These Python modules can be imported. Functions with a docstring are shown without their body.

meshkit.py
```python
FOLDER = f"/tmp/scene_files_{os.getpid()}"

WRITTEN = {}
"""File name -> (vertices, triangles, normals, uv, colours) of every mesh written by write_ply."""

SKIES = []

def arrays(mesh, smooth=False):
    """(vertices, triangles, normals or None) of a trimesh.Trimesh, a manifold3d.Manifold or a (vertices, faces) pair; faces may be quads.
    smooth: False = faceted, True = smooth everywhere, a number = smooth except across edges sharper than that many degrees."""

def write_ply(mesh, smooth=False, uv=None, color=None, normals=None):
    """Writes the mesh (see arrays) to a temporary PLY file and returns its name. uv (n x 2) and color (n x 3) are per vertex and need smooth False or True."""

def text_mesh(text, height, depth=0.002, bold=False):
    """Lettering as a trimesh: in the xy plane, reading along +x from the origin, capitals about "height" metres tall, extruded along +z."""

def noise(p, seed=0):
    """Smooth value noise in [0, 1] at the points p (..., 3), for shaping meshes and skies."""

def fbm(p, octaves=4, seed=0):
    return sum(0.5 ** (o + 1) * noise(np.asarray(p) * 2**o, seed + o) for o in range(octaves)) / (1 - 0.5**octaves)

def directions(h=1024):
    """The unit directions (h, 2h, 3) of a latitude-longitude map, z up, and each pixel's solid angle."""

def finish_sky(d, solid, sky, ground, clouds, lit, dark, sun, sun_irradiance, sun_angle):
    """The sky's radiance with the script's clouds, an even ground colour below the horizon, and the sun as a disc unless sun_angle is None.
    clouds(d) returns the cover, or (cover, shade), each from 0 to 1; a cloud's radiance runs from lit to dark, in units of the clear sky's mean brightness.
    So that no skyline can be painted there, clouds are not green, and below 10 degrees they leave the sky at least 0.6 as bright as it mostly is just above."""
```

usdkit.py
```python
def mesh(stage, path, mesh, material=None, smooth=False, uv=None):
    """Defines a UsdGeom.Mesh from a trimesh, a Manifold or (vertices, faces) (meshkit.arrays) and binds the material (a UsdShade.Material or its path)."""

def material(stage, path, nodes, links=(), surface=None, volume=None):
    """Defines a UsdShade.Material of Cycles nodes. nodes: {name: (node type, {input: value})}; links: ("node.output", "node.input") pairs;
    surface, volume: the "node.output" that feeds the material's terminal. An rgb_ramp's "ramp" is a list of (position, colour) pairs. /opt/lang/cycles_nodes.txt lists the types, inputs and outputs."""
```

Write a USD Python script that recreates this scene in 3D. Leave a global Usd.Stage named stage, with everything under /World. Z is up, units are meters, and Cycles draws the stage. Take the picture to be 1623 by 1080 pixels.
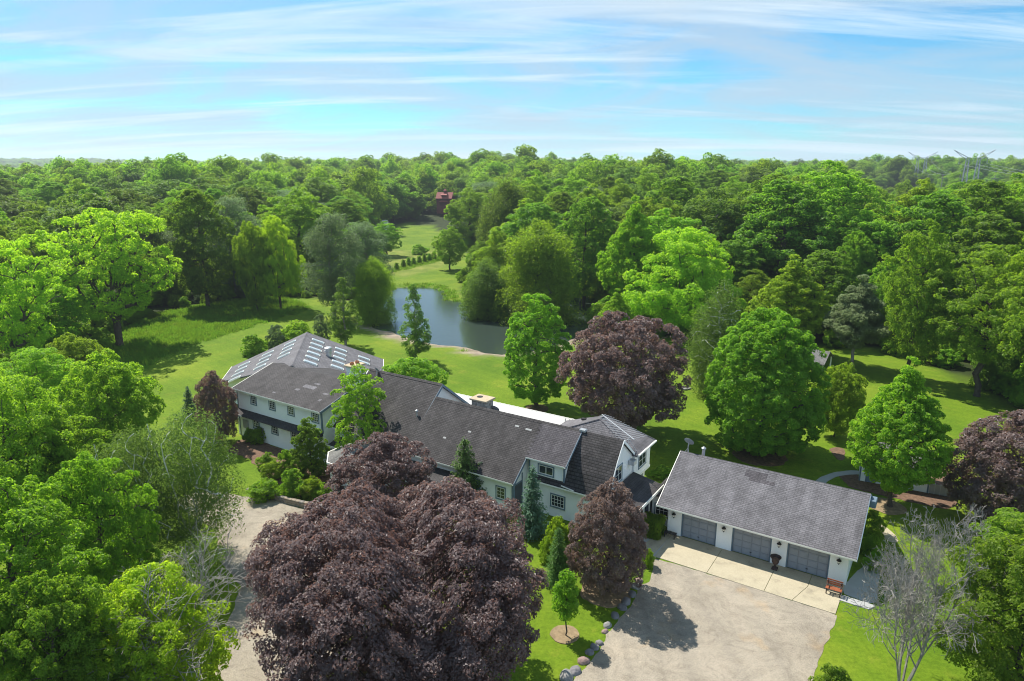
import math, numpy as np, trimesh, usdkit, meshkit
from pxr import Usd, UsdGeom, UsdLux, UsdShade, Gf, Sdf, Vt
from shapely.geometry import Polygon, Point, LineString
import shapely

stage = Usd.Stage.CreateInMemory()
UsdGeom.SetStageUpAxis(stage, 'Z')
UsdGeom.Xform.Define(stage, '/World')
UsdGeom.Scope.Define(stage, '/World/Looks')

# ---------------------------------------------------------------- camera, sky, sun, exposure
EXPOSURE = 1.45
SKY = 0.086
SUN = 0.72
SUN_TO = np.array([-0.648, 0.761, 1.33]); SUN_TO /= np.linalg.norm(SUN_TO)     # direction towards the sun
cam = UsdGeom.Camera.Define(stage, '/World/camera')
cam.CreateHorizontalApertureAttr(36.0); cam.CreateVerticalApertureAttr(23.94); cam.CreateFocalLengthAttr(24.0)
cam.CreateClippingRangeAttr(Gf.Vec2f(0.5, 40000)); cam.CreateFStopAttr(0.0); cam.CreateExposureAttr(EXPOSURE)
cx = UsdGeom.Xformable(cam); cx.AddTranslateOp().Set(Gf.Vec3d(0, 0, 28)); cx.AddRotateXOp().Set(90 - 14.26)

M = usdkit.material
sun = UsdLux.DistantLight.Define(stage, '/World/sun')
sun.CreateIntensityAttr(SUN); sun.CreateAngleAttr(0.5); sun.CreateNormalizeAttr(True); sun.CreateColorAttr(Gf.Vec3f(1.0, .955, .87))
sx = UsdGeom.Xformable(sun)
sx.AddRotateZOp().Set(math.degrees(math.atan2(SUN_TO[0], -SUN_TO[1])))
sx.AddRotateXOp().Set(math.degrees(math.acos(SUN_TO[2])))
dome = UsdLux.DomeLight.Define(stage, '/World/sky')
dome.CreateIntensityAttr(1.0)
sky_nodes = {
    'sky': ('sky_texture', {'sky_type': 'single_scattering', 'sun_disc': False, 'sun_elevation': math.asin(SUN_TO[2]), 'sun_rotation': math.atan2(SUN_TO[0], SUN_TO[1]), 'altitude': 250.0, 'air_density': 1.0, 'aerosol_density': 0.3, 'ozone_density': 3.0}),
    'tint': ('mix', {'mix_type': 'multiply', 'fac': 1.0, 'color2': (.22, .52, .625)}),
    'tc': ('texture_coordinate', {}),
    'sep': ('separate_xyz', {}),
    'zz': ('math', {'math_type': 'maximum', 'value2': 0.0}),
    'za': ('math', {'math_type': 'add', 'value2': 0.13}),
    'px': ('math', {'math_type': 'divide'}),
    'py': ('math', {'math_type': 'divide'}),
    'cmb': ('combine_xyz', {'z': 0.0}),
    'map1': ('mapping', {'mapping_type': 'point', 'rotation': (0, 0, 0.12), 'scale': (0.62, 1.05, 1.0), 'location': (1.3, 0.4, 0.0)}),
    'n1': ('noise_texture', {'scale': 1.0, 'detail': 8.0, 'roughness': 0.58, 'distortion': 0.9}),
    'r1': ('rgb_ramp', {'ramp': [(0.0, (0, 0, 0)), (0.36, (0, 0, 0)), (0.52, (.62, .62, .62)), (0.70, (.95, .95, .95))]}),
    'map2': ('mapping', {'mapping_type': 'point', 'rotation': (0, 0, 0.16), 'scale': (0.30, 1.7, 1.0), 'location': (4.1, 2.3, 0.0)}),
    'n2': ('noise_texture', {'scale': 1.0, 'detail': 9.0, 'roughness': 0.62, 'distortion': 1.1}),
    'r2': ('rgb_ramp', {'ramp': [(0.0, (0, 0, 0)), (0.49, (0, 0, 0)), (0.67, (.72, .72, .72)), (1.0, (1, 1, 1))]}),
    'grey': ('mix', {'mix_type': 'mix', 'color2': (2.2, 2.85, 3.5)}),
    'white': ('mix', {'mix_type': 'mix', 'color2': (3.7, 4.3, 4.7)}),
    'bg': ('background_shader', {'strength': SKY}),
}
sky_links = [('sky.color', 'tint.color1'), ('tc.generated', 'sep.vector'), ('sep.z', 'zz.value1'), ('zz.value', 'za.value1'),
             ('sep.x', 'px.value1'), ('za.value', 'px.value2'), ('sep.y', 'py.value1'), ('za.value', 'py.value2'),
             ('px.value', 'cmb.x'), ('py.value', 'cmb.y'), ('cmb.vector', 'map1.vector'), ('cmb.vector', 'map2.vector'),
             ('map1.vector', 'n1.vector'), ('n1.fac', 'r1.fac'), ('map2.vector', 'n2.vector'), ('n2.fac', 'r2.fac'),
             ('tint.color', 'grey.color1'), ('r1.color', 'grey.fac'), ('grey.color', 'white.color1'), ('r2.color', 'white.fac'),
             ('white.color', 'bg.color')]
sky_mat = M(stage, '/World/Looks/sky', sky_nodes, sky_links, surface='bg.background')
UsdShade.MaterialBindingAPI.Apply(dome.GetPrim()).Bind(sky_mat)

# ---------------------------------------------------------------- helpers
used = {}
def numbered(path):
    n = used.get(path, 0); used[path] = n + 1
    return path if n == 0 else f'{path}_{n:03d}'
def tag(p, label=None, cat=None, group=None, kind=None):
    p = p.GetPrim() if hasattr(p, 'GetPrim') else p
    for k, v in (('label', label), ('category', cat), ('group', group), ('kind', kind)):
        if v: p.SetCustomDataByKey(k, v)
    return p
def path_of(parent): return '/World' if parent is None else str(parent.GetPath())
def put(name, mesh, mat, parent=None, smooth=False):
    path = numbered(path_of(parent) + '/' + name)
    return usdkit.mesh(stage, path, mesh, mat, smooth=smooth).GetPrim()
def thing(name, label, cat, loc=(0, 0, 0), rz=0.0, scale=None, group=None):
    x = UsdGeom.Xform.Define(stage, numbered('/World/' + name))
    x.AddTranslateOp().Set(Gf.Vec3d(*map(float, loc)))
    if rz: x.AddRotateZOp().Set(float(rz))
    if scale is not None: x.AddScaleOp().Set(Gf.Vec3f(*map(float, scale)))
    return tag(x, label, cat, group)
def cat_mesh(ms):
    vs, fs, n = [], [], 0
    for v, f in ms:
        v = np.asarray(v, float); f = np.asarray(f, int)
        vs.append(v); fs.append(f + n); n += len(v)
    return np.vstack(vs), np.vstack(fs)
def tm(m): return np.array(m.vertices), np.array(m.faces)
BOXF = np.array([[0,2,1],[0,3,2],[4,5,6],[4,6,7],[0,1,5],[0,5,4],[1,2,6],[1,6,5],[2,3,7],[2,7,6],[3,0,4],[3,4,7]])
def box(x0, x1, y0, y1, z0, z1):
    v = np.array([[x0,y0,z0],[x1,y0,z0],[x1,y1,z0],[x0,y1,z0],[x0,y0,z1],[x1,y0,z1],[x1,y1,z1],[x0,y1,z1]], float)
    return v, BOXF
def bbox(x0, x1, y0, y1, z0, z1, c=0.02):
    """a box with chamfered vertical and top edges"""
    c = min(c, abs(x1-x0)/3, abs(y1-y0)/3, abs(z1-z0)/3)
    pts = []
    for x, y, z in ((c, c, 0), (0, 0, c), (0, 0, 0)):
        for a in (x0 + x, x1 - x):
            for b in (y0 + y, y1 - y): pts += [(a, b, z0 + z), (a, b, z1 - z)]
    for dx, dy in ((c, 0), (0, c)):
        for a in (x0 + dx, x1 - dx):
            for b in (y0 + dy, y1 - dy): pts += [(a, b, z0 + c), (a, b, z1 - c)]
    h = trimesh.convex.convex_hull(np.array([p for p in pts if not ((p[0] in (x0, x1)) and (p[1] in (y0, y1)))]))
    return tm(h)
def ext_x(poly, x0, x1):
    """polygon [(y,z)...] extruded along x"""
    m = trimesh.creation.extrude_polygon(Polygon(poly), x1 - x0, engine='earcut')
    v = np.array(m.vertices)
    return np.stack([v[:, 2] + x0, v[:, 0], v[:, 1]], 1), np.array(m.faces)
def ext_y(poly, y0, y1):
    """polygon [(x,z)...] extruded along y"""
    m = trimesh.creation.extrude_polygon(Polygon(poly), y1 - y0, engine='earcut')
    v = np.array(m.vertices)
    return np.stack([v[:, 0], v[:, 2] + y0, v[:, 1]], 1), np.array(m.faces)[:, ::-1]
def ext_z(poly, z0, z1):
    m = trimesh.creation.extrude_polygon(poly if hasattr(poly, 'area') else Polygon(poly), z1 - z0, engine='earcut')
    v = np.array(m.vertices); v[:, 2] += z0
    return v, np.array(m.faces)
def strip_x(line, th, x0, x1):
    """a roof slab: outer profile line [(y,z)...] extruded along x, th thick downwards"""
    return ext_x(list(line) + [(y, z - th) for y, z in reversed(line)], x0, x1)
def tube(pts, rad, sides=6, cap=True):
    p = np.asarray(pts, float); n = len(p)
    r = np.broadcast_to(np.asarray(rad, float), (n,))
    t = np.gradient(p, axis=0); t /= np.linalg.norm(t, axis=1, keepdims=True) + 1e-12
    a = np.cross(t, np.where(np.abs(t[:, 2:]) < .9, [0, 0, 1.0], [1.0, 0, 0])); a /= np.linalg.norm(a, axis=1, keepdims=True) + 1e-12
    b = np.cross(t, a); g = np.arange(sides) * 2 * np.pi / sides
    v = p[:, None] + r[:, None, None] * (np.cos(g)[None, :, None] * a[:, None] + np.sin(g)[None, :, None] * b[:, None])
    i, j = np.meshgrid(np.arange(n - 1), np.arange(sides), indexing='ij')
    q = np.stack([i*sides+j, i*sides+(j+1)%sides, (i+1)*sides+(j+1)%sides, (i+1)*sides+j], -1).reshape(-1, 4)
    f = np.vstack([q[:, [0, 1, 2]], q[:, [0, 2, 3]]]); v = v.reshape(-1, 3)
    if cap:
        v = np.vstack([v, p[:1], p[-1:]]); k = np.arange(sides)
        f = np.vstack([f, np.stack([np.full(sides, len(v)-2), (k+1)%sides, k], 1), np.stack([np.full(sides, len(v)-1), (n-1)*sides+k, (n-1)*sides+(k+1)%sides], 1)])
    return v, f
def lathe(prof, sides=20):
    """profile [(r,z)...] turned about z"""
    g = np.arange(sides) * 2 * np.pi / sides; prof = np.asarray(prof, float); n = len(prof)
    v = np.stack([prof[:, None, 0]*np.cos(g), prof[:, None, 0]*np.sin(g), np.repeat(prof[:, 1:2], sides, 1)], -1).reshape(-1, 3)
    i, j = np.meshgrid(np.arange(n-1), np.arange(sides), indexing='ij')
    q = np.stack([i*sides+j, i*sides+(j+1)%sides, (i+1)*sides+(j+1)%sides, (i+1)*sides+j], -1).reshape(-1, 4)
    return v, np.vstack([q[:, [0, 1, 2]], q[:, [0, 2, 3]]])
def shift(m, d): return np.asarray(m[0]) + np.asarray(d, float), m[1]
def rotz(m, deg):
    c, s = math.cos(math.radians(deg)), math.sin(math.radians(deg))
    return np.asarray(m[0]) @ np.array([[c, s, 0], [-s, c, 0], [0, 0, 1]]), m[1]
def ss(a, b, x):
    t = np.clip((np.asarray(x, float) - a) / (b - a), 0, 1); return t * t * (3 - 2 * t)
# ---------------------------------------------------------------- materials
def mat_simple(name, col, rough=0.6, spec=0.3, vary=0.12, scale=1.5, bump=0.0, bscale=20.0, metallic=0.0, detail=5.0):
    n = {'tc': ('texture_coordinate', {}), 'n': ('noise_texture', {'scale': scale, 'detail': detail, 'roughness': 0.6}),
         'r': ('rgb_ramp', {'ramp': [(0.25, tuple(c*(1-vary) for c in col)), (0.75, tuple(min(1, c*(1+vary)) for c in col))]}),
         'p': ('principled_bsdf', {'roughness': rough, 'specular_ior_level': spec, 'metallic': metallic})}
    l = [('tc.object', 'n.vector'), ('n.fac', 'r.fac'), ('r.color', 'p.base_color')]
    if bump:
        n['n2'] = ('noise_texture', {'scale': bscale, 'detail': 4.0}); n['b'] = ('bump', {'strength': bump, 'distance': 0.02})
        l += [('tc.object', 'n2.vector'), ('n2.fac', 'b.height'), ('b.normal', 'p.normal')]
    return M(stage, '/World/Looks/' + name, n, l, surface='p.BSDF')
def mat_leaf(name, cols, trans, tfac=0.5, rough=0.5, spec=0.25, tree_var=0.16, clump=0.5):
    """cols: dark, mid, light leaf colour; trans: colour of the light that comes through"""
    n = {'g': ('geometry', {}), 'oi': ('object_info', {}),
         'nz': ('noise_texture', {'scale': clump, 'detail': 3.0}),
         'm1': ('math', {'math_type': 'multiply', 'value2': 0.55}), 'm2': ('math', {'math_type': 'multiply_add', 'value2': 0.45}),
         'r': ('rgb_ramp', {'ramp': [(0.15, cols[0]), (0.5, cols[1]), (0.85, cols[2])]}),
         'ov': ('map_range', {'from_min': 0.0, 'from_max': 1.0, 'to_min': 1 - tree_var, 'to_max': 1 + tree_var}),
         'oh': ('math', {'math_type': 'multiply_add', 'value2': 0.026, 'value3': 0.487}),
         'hs': ('hsv', {'saturation': 1.0, 'fac': 1.0}), 'ht': ('hsv', {'saturation': 1.0, 'fac': 1.0, 'color': trans}),
         'p': ('principled_bsdf', {'roughness': rough, 'specular_ior_level': spec}),
         't': ('translucent_bsdf', {}), 'mx': ('mix_closure', {'fac': tfac})}
    l = [('g.position', 'nz.vector'), ('g.random_per_island', 'm1.value1'), ('nz.fac', 'm2.value1'), ('m1.value', 'm2.value3'), ('m2.value', 'r.fac'),
         ('oi.random', 'ov.value'), ('oi.random', 'oh.value1'), ('r.color', 'hs.color'), ('ov.result', 'hs.value'), ('oh.value', 'hs.hue'),
         ('ov.result', 'ht.value'), ('oh.value', 'ht.hue'), ('hs.color', 'p.base_color'), ('ht.color', 't.color'),
         ('p.BSDF', 'mx.closure1'), ('t.BSDF', 'mx.closure2')]
    return M(stage, '/World/Looks/' + name, n, l, surface='mx.closure')
def green(h, k=1.0):
    """(cols, trans) of a foliage: h 0 = deep green .. 1 = yellow green"""
    a, b = np.array([.090, .168, .034]), np.array([.185, .280, .022])
    c = a * (1 - h) + b * h
    cols = [tuple(c * .62 * k), tuple(c * k), tuple(c * 1.45 * k)]
    t = (np.array([.20, .45, .025]) * (1 - h) + np.array([.47, .70, .022]) * h) * k
    return cols, tuple(t)
def leafm(name, h, k=1.0, **kw):
    c, t = green(h, k); return mat_leaf(name, c, t, **kw)
LM = dict(
    purple=mat_leaf('leaf_purple', [(.108, .081, .078), (.235, .180, .170), (.46, .34, .28)], (.46, .26, .19), tfac=.32, rough=.5, spec=.5, tree_var=.12),
    deep=leafm('leaf_deep', .38, 1.1), mid=leafm('leaf_mid', .60, 1.16), fresh=leafm('leaf_fresh', .8, 1.15), lime=leafm('leaf_lime', 1.0, 1.4, tree_var=.06), gold=leafm('leaf_gold', .9, 1.2, tree_var=.04),
    bright=leafm('leaf_bright', .58, 1.25, tree_var=.05),
    grey=mat_leaf('leaf_grey', [(.10, .14, .07), (.17, .225, .12), (.27, .32, .20)], (.28, .42, .14), tfac=.42),
    birch=mat_leaf('leaf_birch', [(.06, .11, .022), (.105, .17, .035), (.18, .25, .075)], (.3, .48, .06), tfac=.42),
    willow=mat_leaf('leaf_willow', [(.065, .12, .02), (.115, .19, .032), (.19, .27, .075)], (.3, .48, .04), tfac=.42),
    spruce=mat_leaf('leaf_spruce', [(.08, .15, .035), (.155, .25, .055), (.27, .37, .08)], (.2, .36, .05), tfac=.3, clump=1.5),
    blue=mat_leaf('leaf_blue', [(.08, .15, .09), (.155, .25, .16), (.26, .37, .27)], (.18, .32, .16), tfac=.3, clump=1.5),
    pine=mat_leaf('leaf_pine', [(.16, .20, .09), (.27, .32, .165), (.38, .42, .25)], (.36, .46, .2), tfac=.42),
    grass=mat_leaf('leaf_grass', [(.09, .18, .02), (.14, .235, .025), (.22, .27, .06)], (.26, .46, .03), tfac=.45),
)
bark = mat_simple('bark', (.085, .07, .055), .9, .1, .35, 6, .6, 25)
bark_grey = mat_simple('bark_grey', (.24, .22, .19), .9, .1, .3, 5, .5, 25)
bark_white = mat_simple('bark_white', (.70, .69, .64), .8, .15, .35, 4, .3, 25)
bark_dead = mat_simple('bark_dead', (.27, .25, .22), .9, .1, .3, 4, .3, 25)

def shingles(name, c1, c2, mort, sx=1.0, row=.16, wide=.4, swap=False, streak=.25):
    n = {'tc': ('texture_coordinate', {}), 'sep': ('separate_xyz', {}), 'cmb': ('combine_xyz', {'z': 0.0}), 'my': ('math', {'math_type': 'multiply', 'value2': sx}),
         'b': ('brick_texture', {'color1': c1, 'color2': c2, 'mortar': mort, 'scale': 1.0, 'mortar_size': .028, 'mortar_smooth': .3, 'brick_width': wide, 'row_height': row, 'bias': 0.0}),
         'n': ('noise_texture', {'scale': .9, 'detail': 6.0, 'roughness': .65}),
         'r': ('rgb_ramp', {'ramp': [(.3, (1 - streak,) * 3), (.7, (1 + streak,) * 3)]}),
         'mp': ('mapping', {'mapping_type': 'point', 'scale': (1.6, .22, 1) if not swap else (.22, 1.6, 1)}),
         'n2': ('noise_texture', {'scale': 1.0, 'detail': 4.0}), 'r2': ('rgb_ramp', {'ramp': [(.3, (.80,) * 3), (.7, (1.2,) * 3)]}),
         'wn': ('noise_texture', {'scale': 7.0, 'detail': 2.0}), 'r3': ('rgb_ramp', {'ramp': [(.3, (.90,) * 3), (.7, (1.1,) * 3)]}),
         'x1': ('mix', {'mix_type': 'multiply', 'fac': 1.0}), 'x2': ('mix', {'mix_type': 'multiply', 'fac': 1.0}), 'x3': ('mix', {'mix_type': 'multiply', 'fac': 1.0}),
         'bp': ('bump', {'strength': .5, 'distance': .02, 'invert': True}),
         'p': ('principled_bsdf', {'roughness': .85, 'specular_ior_level': .25})}
    a, b = ('y', 'x') if swap else ('x', 'y')
    l = [('tc.object', 'sep.vector'), (f'sep.{a}', 'cmb.x'), (f'sep.{b}', 'my.value1'), ('my.value', 'cmb.y'), ('cmb.vector', 'b.vector'), ('tc.object', 'n.vector'), ('n.fac', 'r.fac'),
         ('tc.object', 'mp.vector'), ('mp.vector', 'n2.vector'), ('n2.fac', 'r2.fac'), ('tc.object', 'wn.vector'), ('wn.fac', 'r3.fac'),
         ('b.color', 'x1.color1'), ('r.color', 'x1.color2'), ('x1.color', 'x2.color1'), ('r2.color', 'x2.color2'), ('x2.color', 'x3.color1'), ('r3.color', 'x3.color2'),
         ('b.fac', 'bp.height'), ('bp.normal', 'p.normal'), ('x3.color', 'p.base_color')]
    return M(stage, '/World/Looks/' + name, n, l, surface='p.BSDF')
roof_dark = shingles('roof_dark', (.055, .050, .050), (.077, .070, .070), (.032, .029, .029), 1.28)
roof_dormer = shingles('roof_dormer', (.085, .077, .084), (.108, .098, .104), (.05, .045, .05), 1.28)
roof_grey = shingles('roof_grey', (.138, .131, .139), (.168, .159, .168), (.092, .087, .092), 1.15)
roof_pool = shingles('roof_pool', (.138, .132, .142), (.168, .161, .171), (.098, .093, .099), 1.1, swap=True, streak=.15)
roof_small = shingles('roof_small', (.15, .145, .14), (.185, .18, .17), (.10, .095, .09), 1.1, streak=.2)
white = mat_simple('white_wall', (.84, .84, .82), .75, .2, .04, .8, .1, 30)
trimw = mat_simple('white_trim', (.80, .78, .70), .5, .35, .04)
trimb = mat_simple('blue_grey_trim', (.135, .185, .23), .6, .3, .1)
doorm = mat_simple('garage_door_paint', (.25, .27, .30), .55, .3, .06)
doorg = mat_simple('garage_door_groove', (.215, .23, .258), .6, .3, .06)
membrane = mat_simple('white_membrane', (.56, .555, .54), .7, .2, .06, .6)
glass = M(stage, '/World/Looks/window_glass', {'p': ('principled_bsdf', {'base_color': (.018, .023, .028), 'roughness': .06, 'specular_ior_level': .7})}, [], surface='p.BSDF')
skyglass = M(stage, '/World/Looks/skylight_dome', {'n': ('noise_texture', {'scale': 2.0}), 'r': ('rgb_ramp', {'ramp': [(.3, (.38, .44, .46)), (.7, (.50, .56, .58))]}), 'p': ('principled_bsdf', {'roughness': .22, 'specular_ior_level': .6})}, [('n.fac', 'r.fac'), ('r.color', 'p.base_color')], surface='p.BSDF')
black = mat_simple('black_iron', (.02, .018, .018), .5, .4, .1)
rust = mat_simple('brown_iron', (.045, .026, .022), .55, .4, .25, 6)
redwood = mat_simple('orange_wood', (.34, .105, .045), .6, .3, .25, 3)
metal = mat_simple('galvanised_metal', (.46, .47, .48), .4, .5, .1, 3, metallic=.6)
dishm = mat_simple('dish_grey', (.26, .27, .29), .5, .4, .05)
lamp_glass = mat_simple('lamp_glass', (.82, .78, .70), .2, .5, .03)
def stone_mat(name, a, b, mortar, scale, w=.5, h=.25):
    n = {'tc': ('texture_coordinate', {}), 'v': ('voronoi_texture', {'scale': scale, 'randomness': .9}), 'r': ('rgb_ramp', {'ramp': [(0, a), (1, b)]}), 'sp': ('separate_color', {}),
         've': ('voronoi_texture', {'feature': 'distance_to_edge', 'scale': scale, 'randomness': .9}), 're': ('rgb_ramp', {'ramp': [(0, (0, 0, 0)), (.06, (1, 1, 1))]}),
         'm': ('mix', {'mix_type': 'mix', 'color1': mortar}), 'bp': ('bump', {'strength': .6, 'distance': .03}), 'p': ('principled_bsdf', {'roughness': .85, 'specular_ior_level': .2})}
    l = [('tc.object', 'v.vector'), ('tc.object', 've.vector'), ('v.color', 'sp.color'), ('sp.r', 'r.fac'), ('r.color', 'm.color2'), ('ve.distance', 're.fac'), ('re.color', 'm.fac'), ('m.color', 'p.base_color'), ('ve.distance', 'bp.height'), ('bp.normal', 'p.normal')]
    return M(stage, '/World/Looks/' + name, n, l, surface='p.BSDF')
chim_stone = stone_mat('chimney_stone', (.20, .18, .16), (.42, .39, .35), (.28, .27, .25), 4.0)
def white_brick_mat():
    n = {'tc': ('texture_coordinate', {}), 'v': ('voronoi_texture', {'scale': 5.0}), 'sp': ('separate_color', {}), 'r': ('rgb_ramp', {'ramp': [(0, (.10, .12, .16)), (.10, (.12, .14, .2)), (.16, (.62, .64, .66)), (1, (.76, .76, .76))]}), 'p': ('principled_bsdf', {'roughness': .8})}
    return M(stage, '/World/Looks/white_brick', n, [('tc.object', 'v.vector'), ('v.color', 'sp.color'), ('sp.r', 'r.fac'), ('r.color', 'p.base_color')], surface='p.BSDF')
chim_white = white_brick_mat()
cap_stone = mat_simple('cap_stone', (.44, .35, .24), .85, .2, .15, 3, .2)
clay = mat_simple('clay_flue', (.36, .16, .08), .8, .2, .15)
concrete = M(stage, '/World/Looks/concrete', {'tc': ('texture_coordinate', {}), 'n': ('noise_texture', {'scale': .7, 'detail': 8.0, 'roughness': .65}), 'r': ('rgb_ramp', {'ramp': [(.30, (.26, .225, .165)), (.45, (.385, .335, .235)), (.7, (.43, .375, .265))]}),
    'n2': ('noise_texture', {'scale': 14.0, 'detail': 3.0}), 'r2': ('rgb_ramp', {'ramp': [(.3, (.9, .9, .9)), (.7, (1.07, 1.07, 1.07))]}), 'x': ('mix', {'mix_type': 'multiply', 'fac': 1.0}), 'p': ('principled_bsdf', {'roughness': .85, 'specular_ior_level': .2})},
    [('tc.object', 'n.vector'), ('tc.object', 'n2.vector'), ('n.fac', 'r.fac'), ('n2.fac', 'r2.fac'), ('r.color', 'x.color1'), ('r2.color', 'x.color2'), ('x.color', 'p.base_color')], surface='p.BSDF')
concrete_grey = mat_simple('concrete_grey', (.36, .36, .35), .85, .2, .12, .9, .15, 25)
asphalt_old = M(stage, '/World/Looks/driveway', {
    'g': ('geometry', {}), 'n1': ('noise_texture', {'scale': .16, 'detail': 6.0, 'roughness': .6}), 'r1': ('rgb_ramp', {'ramp': [(.32, (.255, .22, .17)), (.55, (.32, .28, .22)), (.75, (.375, .32, .245))]}),
    'mp': ('mapping', {'mapping_type': 'point', 'rotation': (0, 0, .6), 'scale': (1.0, 1.25, 1)}), 'n4': ('noise_texture', {'scale': .55, 'detail': 8.0, 'roughness': .72, 'distortion': 2.5}), 'r4': ('rgb_ramp', {'ramp': [(.36, (.80, .79, .78)), (.52, (1, 1, 1)), (.7, (1.08, 1.07, 1.05))]}),
    'n2': ('noise_texture', {'scale': 15.0, 'detail': 3.0}), 'r2': ('rgb_ramp', {'ramp': [(.3, (.74, .74, .74)), (.55, (1.02, 1.02, 1.02)), (.8, (1.16, 1.16, 1.16))]}),
    'ml': ('mapping', {'mapping_type': 'point', 'rotation': (0, 0, -.55), 'scale': (.85, .06, 1)}), 'nl': ('noise_texture', {'scale': 1.0, 'detail': 3.0}), 'rl': ('rgb_ramp', {'ramp': [(.36, (.90, .90, .91)), (.5, (1, 1, 1)), (.66, (1.06, 1.05, 1.05))]}), 'xl': ('mix', {'mix_type': 'multiply', 'fac': 1.0}), 'n3': ('noise_texture', {'scale': .35, 'detail': 3.0}), 'r3': ('rgb_ramp', {'ramp': [(.62, (1, 1, 1)), (.78, (1.12, .94, .72))]}),
    'x': ('mix', {'mix_type': 'multiply', 'fac': 1.0}), 'x2': ('mix', {'mix_type': 'multiply', 'fac': 1.0}), 'x4': ('mix', {'mix_type': 'multiply', 'fac': 1.0}), 'bp': ('bump', {'strength': .5, 'distance': .03}), 'p': ('principled_bsdf', {'roughness': .92, 'specular_ior_level': .15})},
    [('g.position', 'n1.vector'), ('g.position', 'n2.vector'), ('g.position', 'n3.vector'), ('g.position', 'mp.vector'), ('mp.vector', 'n4.vector'), ('n4.fac', 'r4.fac'), ('n1.fac', 'r1.fac'), ('n2.fac', 'r2.fac'), ('n3.fac', 'r3.fac'), ('r1.color', 'x.color1'), ('r2.color', 'x.color2'), ('x.color', 'x2.color1'), ('r3.color', 'x2.color2'),
     ('x2.color', 'x4.color1'), ('r4.color', 'x4.color2'), ('g.position', 'ml.vector'), ('ml.vector', 'nl.vector'), ('nl.fac', 'rl.fac'), ('x4.color', 'xl.color1'), ('rl.color', 'xl.color2'), ('xl.color', 'p.base_color'), ('n2.fac', 'bp.height'), ('bp.normal', 'p.normal')], surface='p.BSDF')
mulch = mat_simple('mulch', (.15, .095, .065), .95, .1, .45, 3.5, .8, 18, detail=8)
straw = mat_simple('straw_mulch', (.25, .185, .11), .95, .1, .35, 3, .6, 18, detail=8)
boulder_m = [mat_simple('boulder_grey', (.19, .18, .185), .9, .15, .3, 3, .4, 12), mat_simple('boulder_pink', (.27, .19, .17), .9, .15, .3, 3, .4, 12), mat_simple('boulder_pale', (.27, .26, .245), .9, .15, .3, 3, .4, 12)]
blockm = [mat_simple('block_tan', (.26, .215, .165), .9, .15, .3, 4, .4, 14), mat_simple('block_grey', (.20, .18, .16), .9, .15, .3, 4, .4, 14)]
redm = mat_simple('red_roof', (.27, .06, .05), .7, .3, .1)
redwall = mat_simple('red_wall', (.17, .05, .045), .8, .2, .1)
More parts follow.
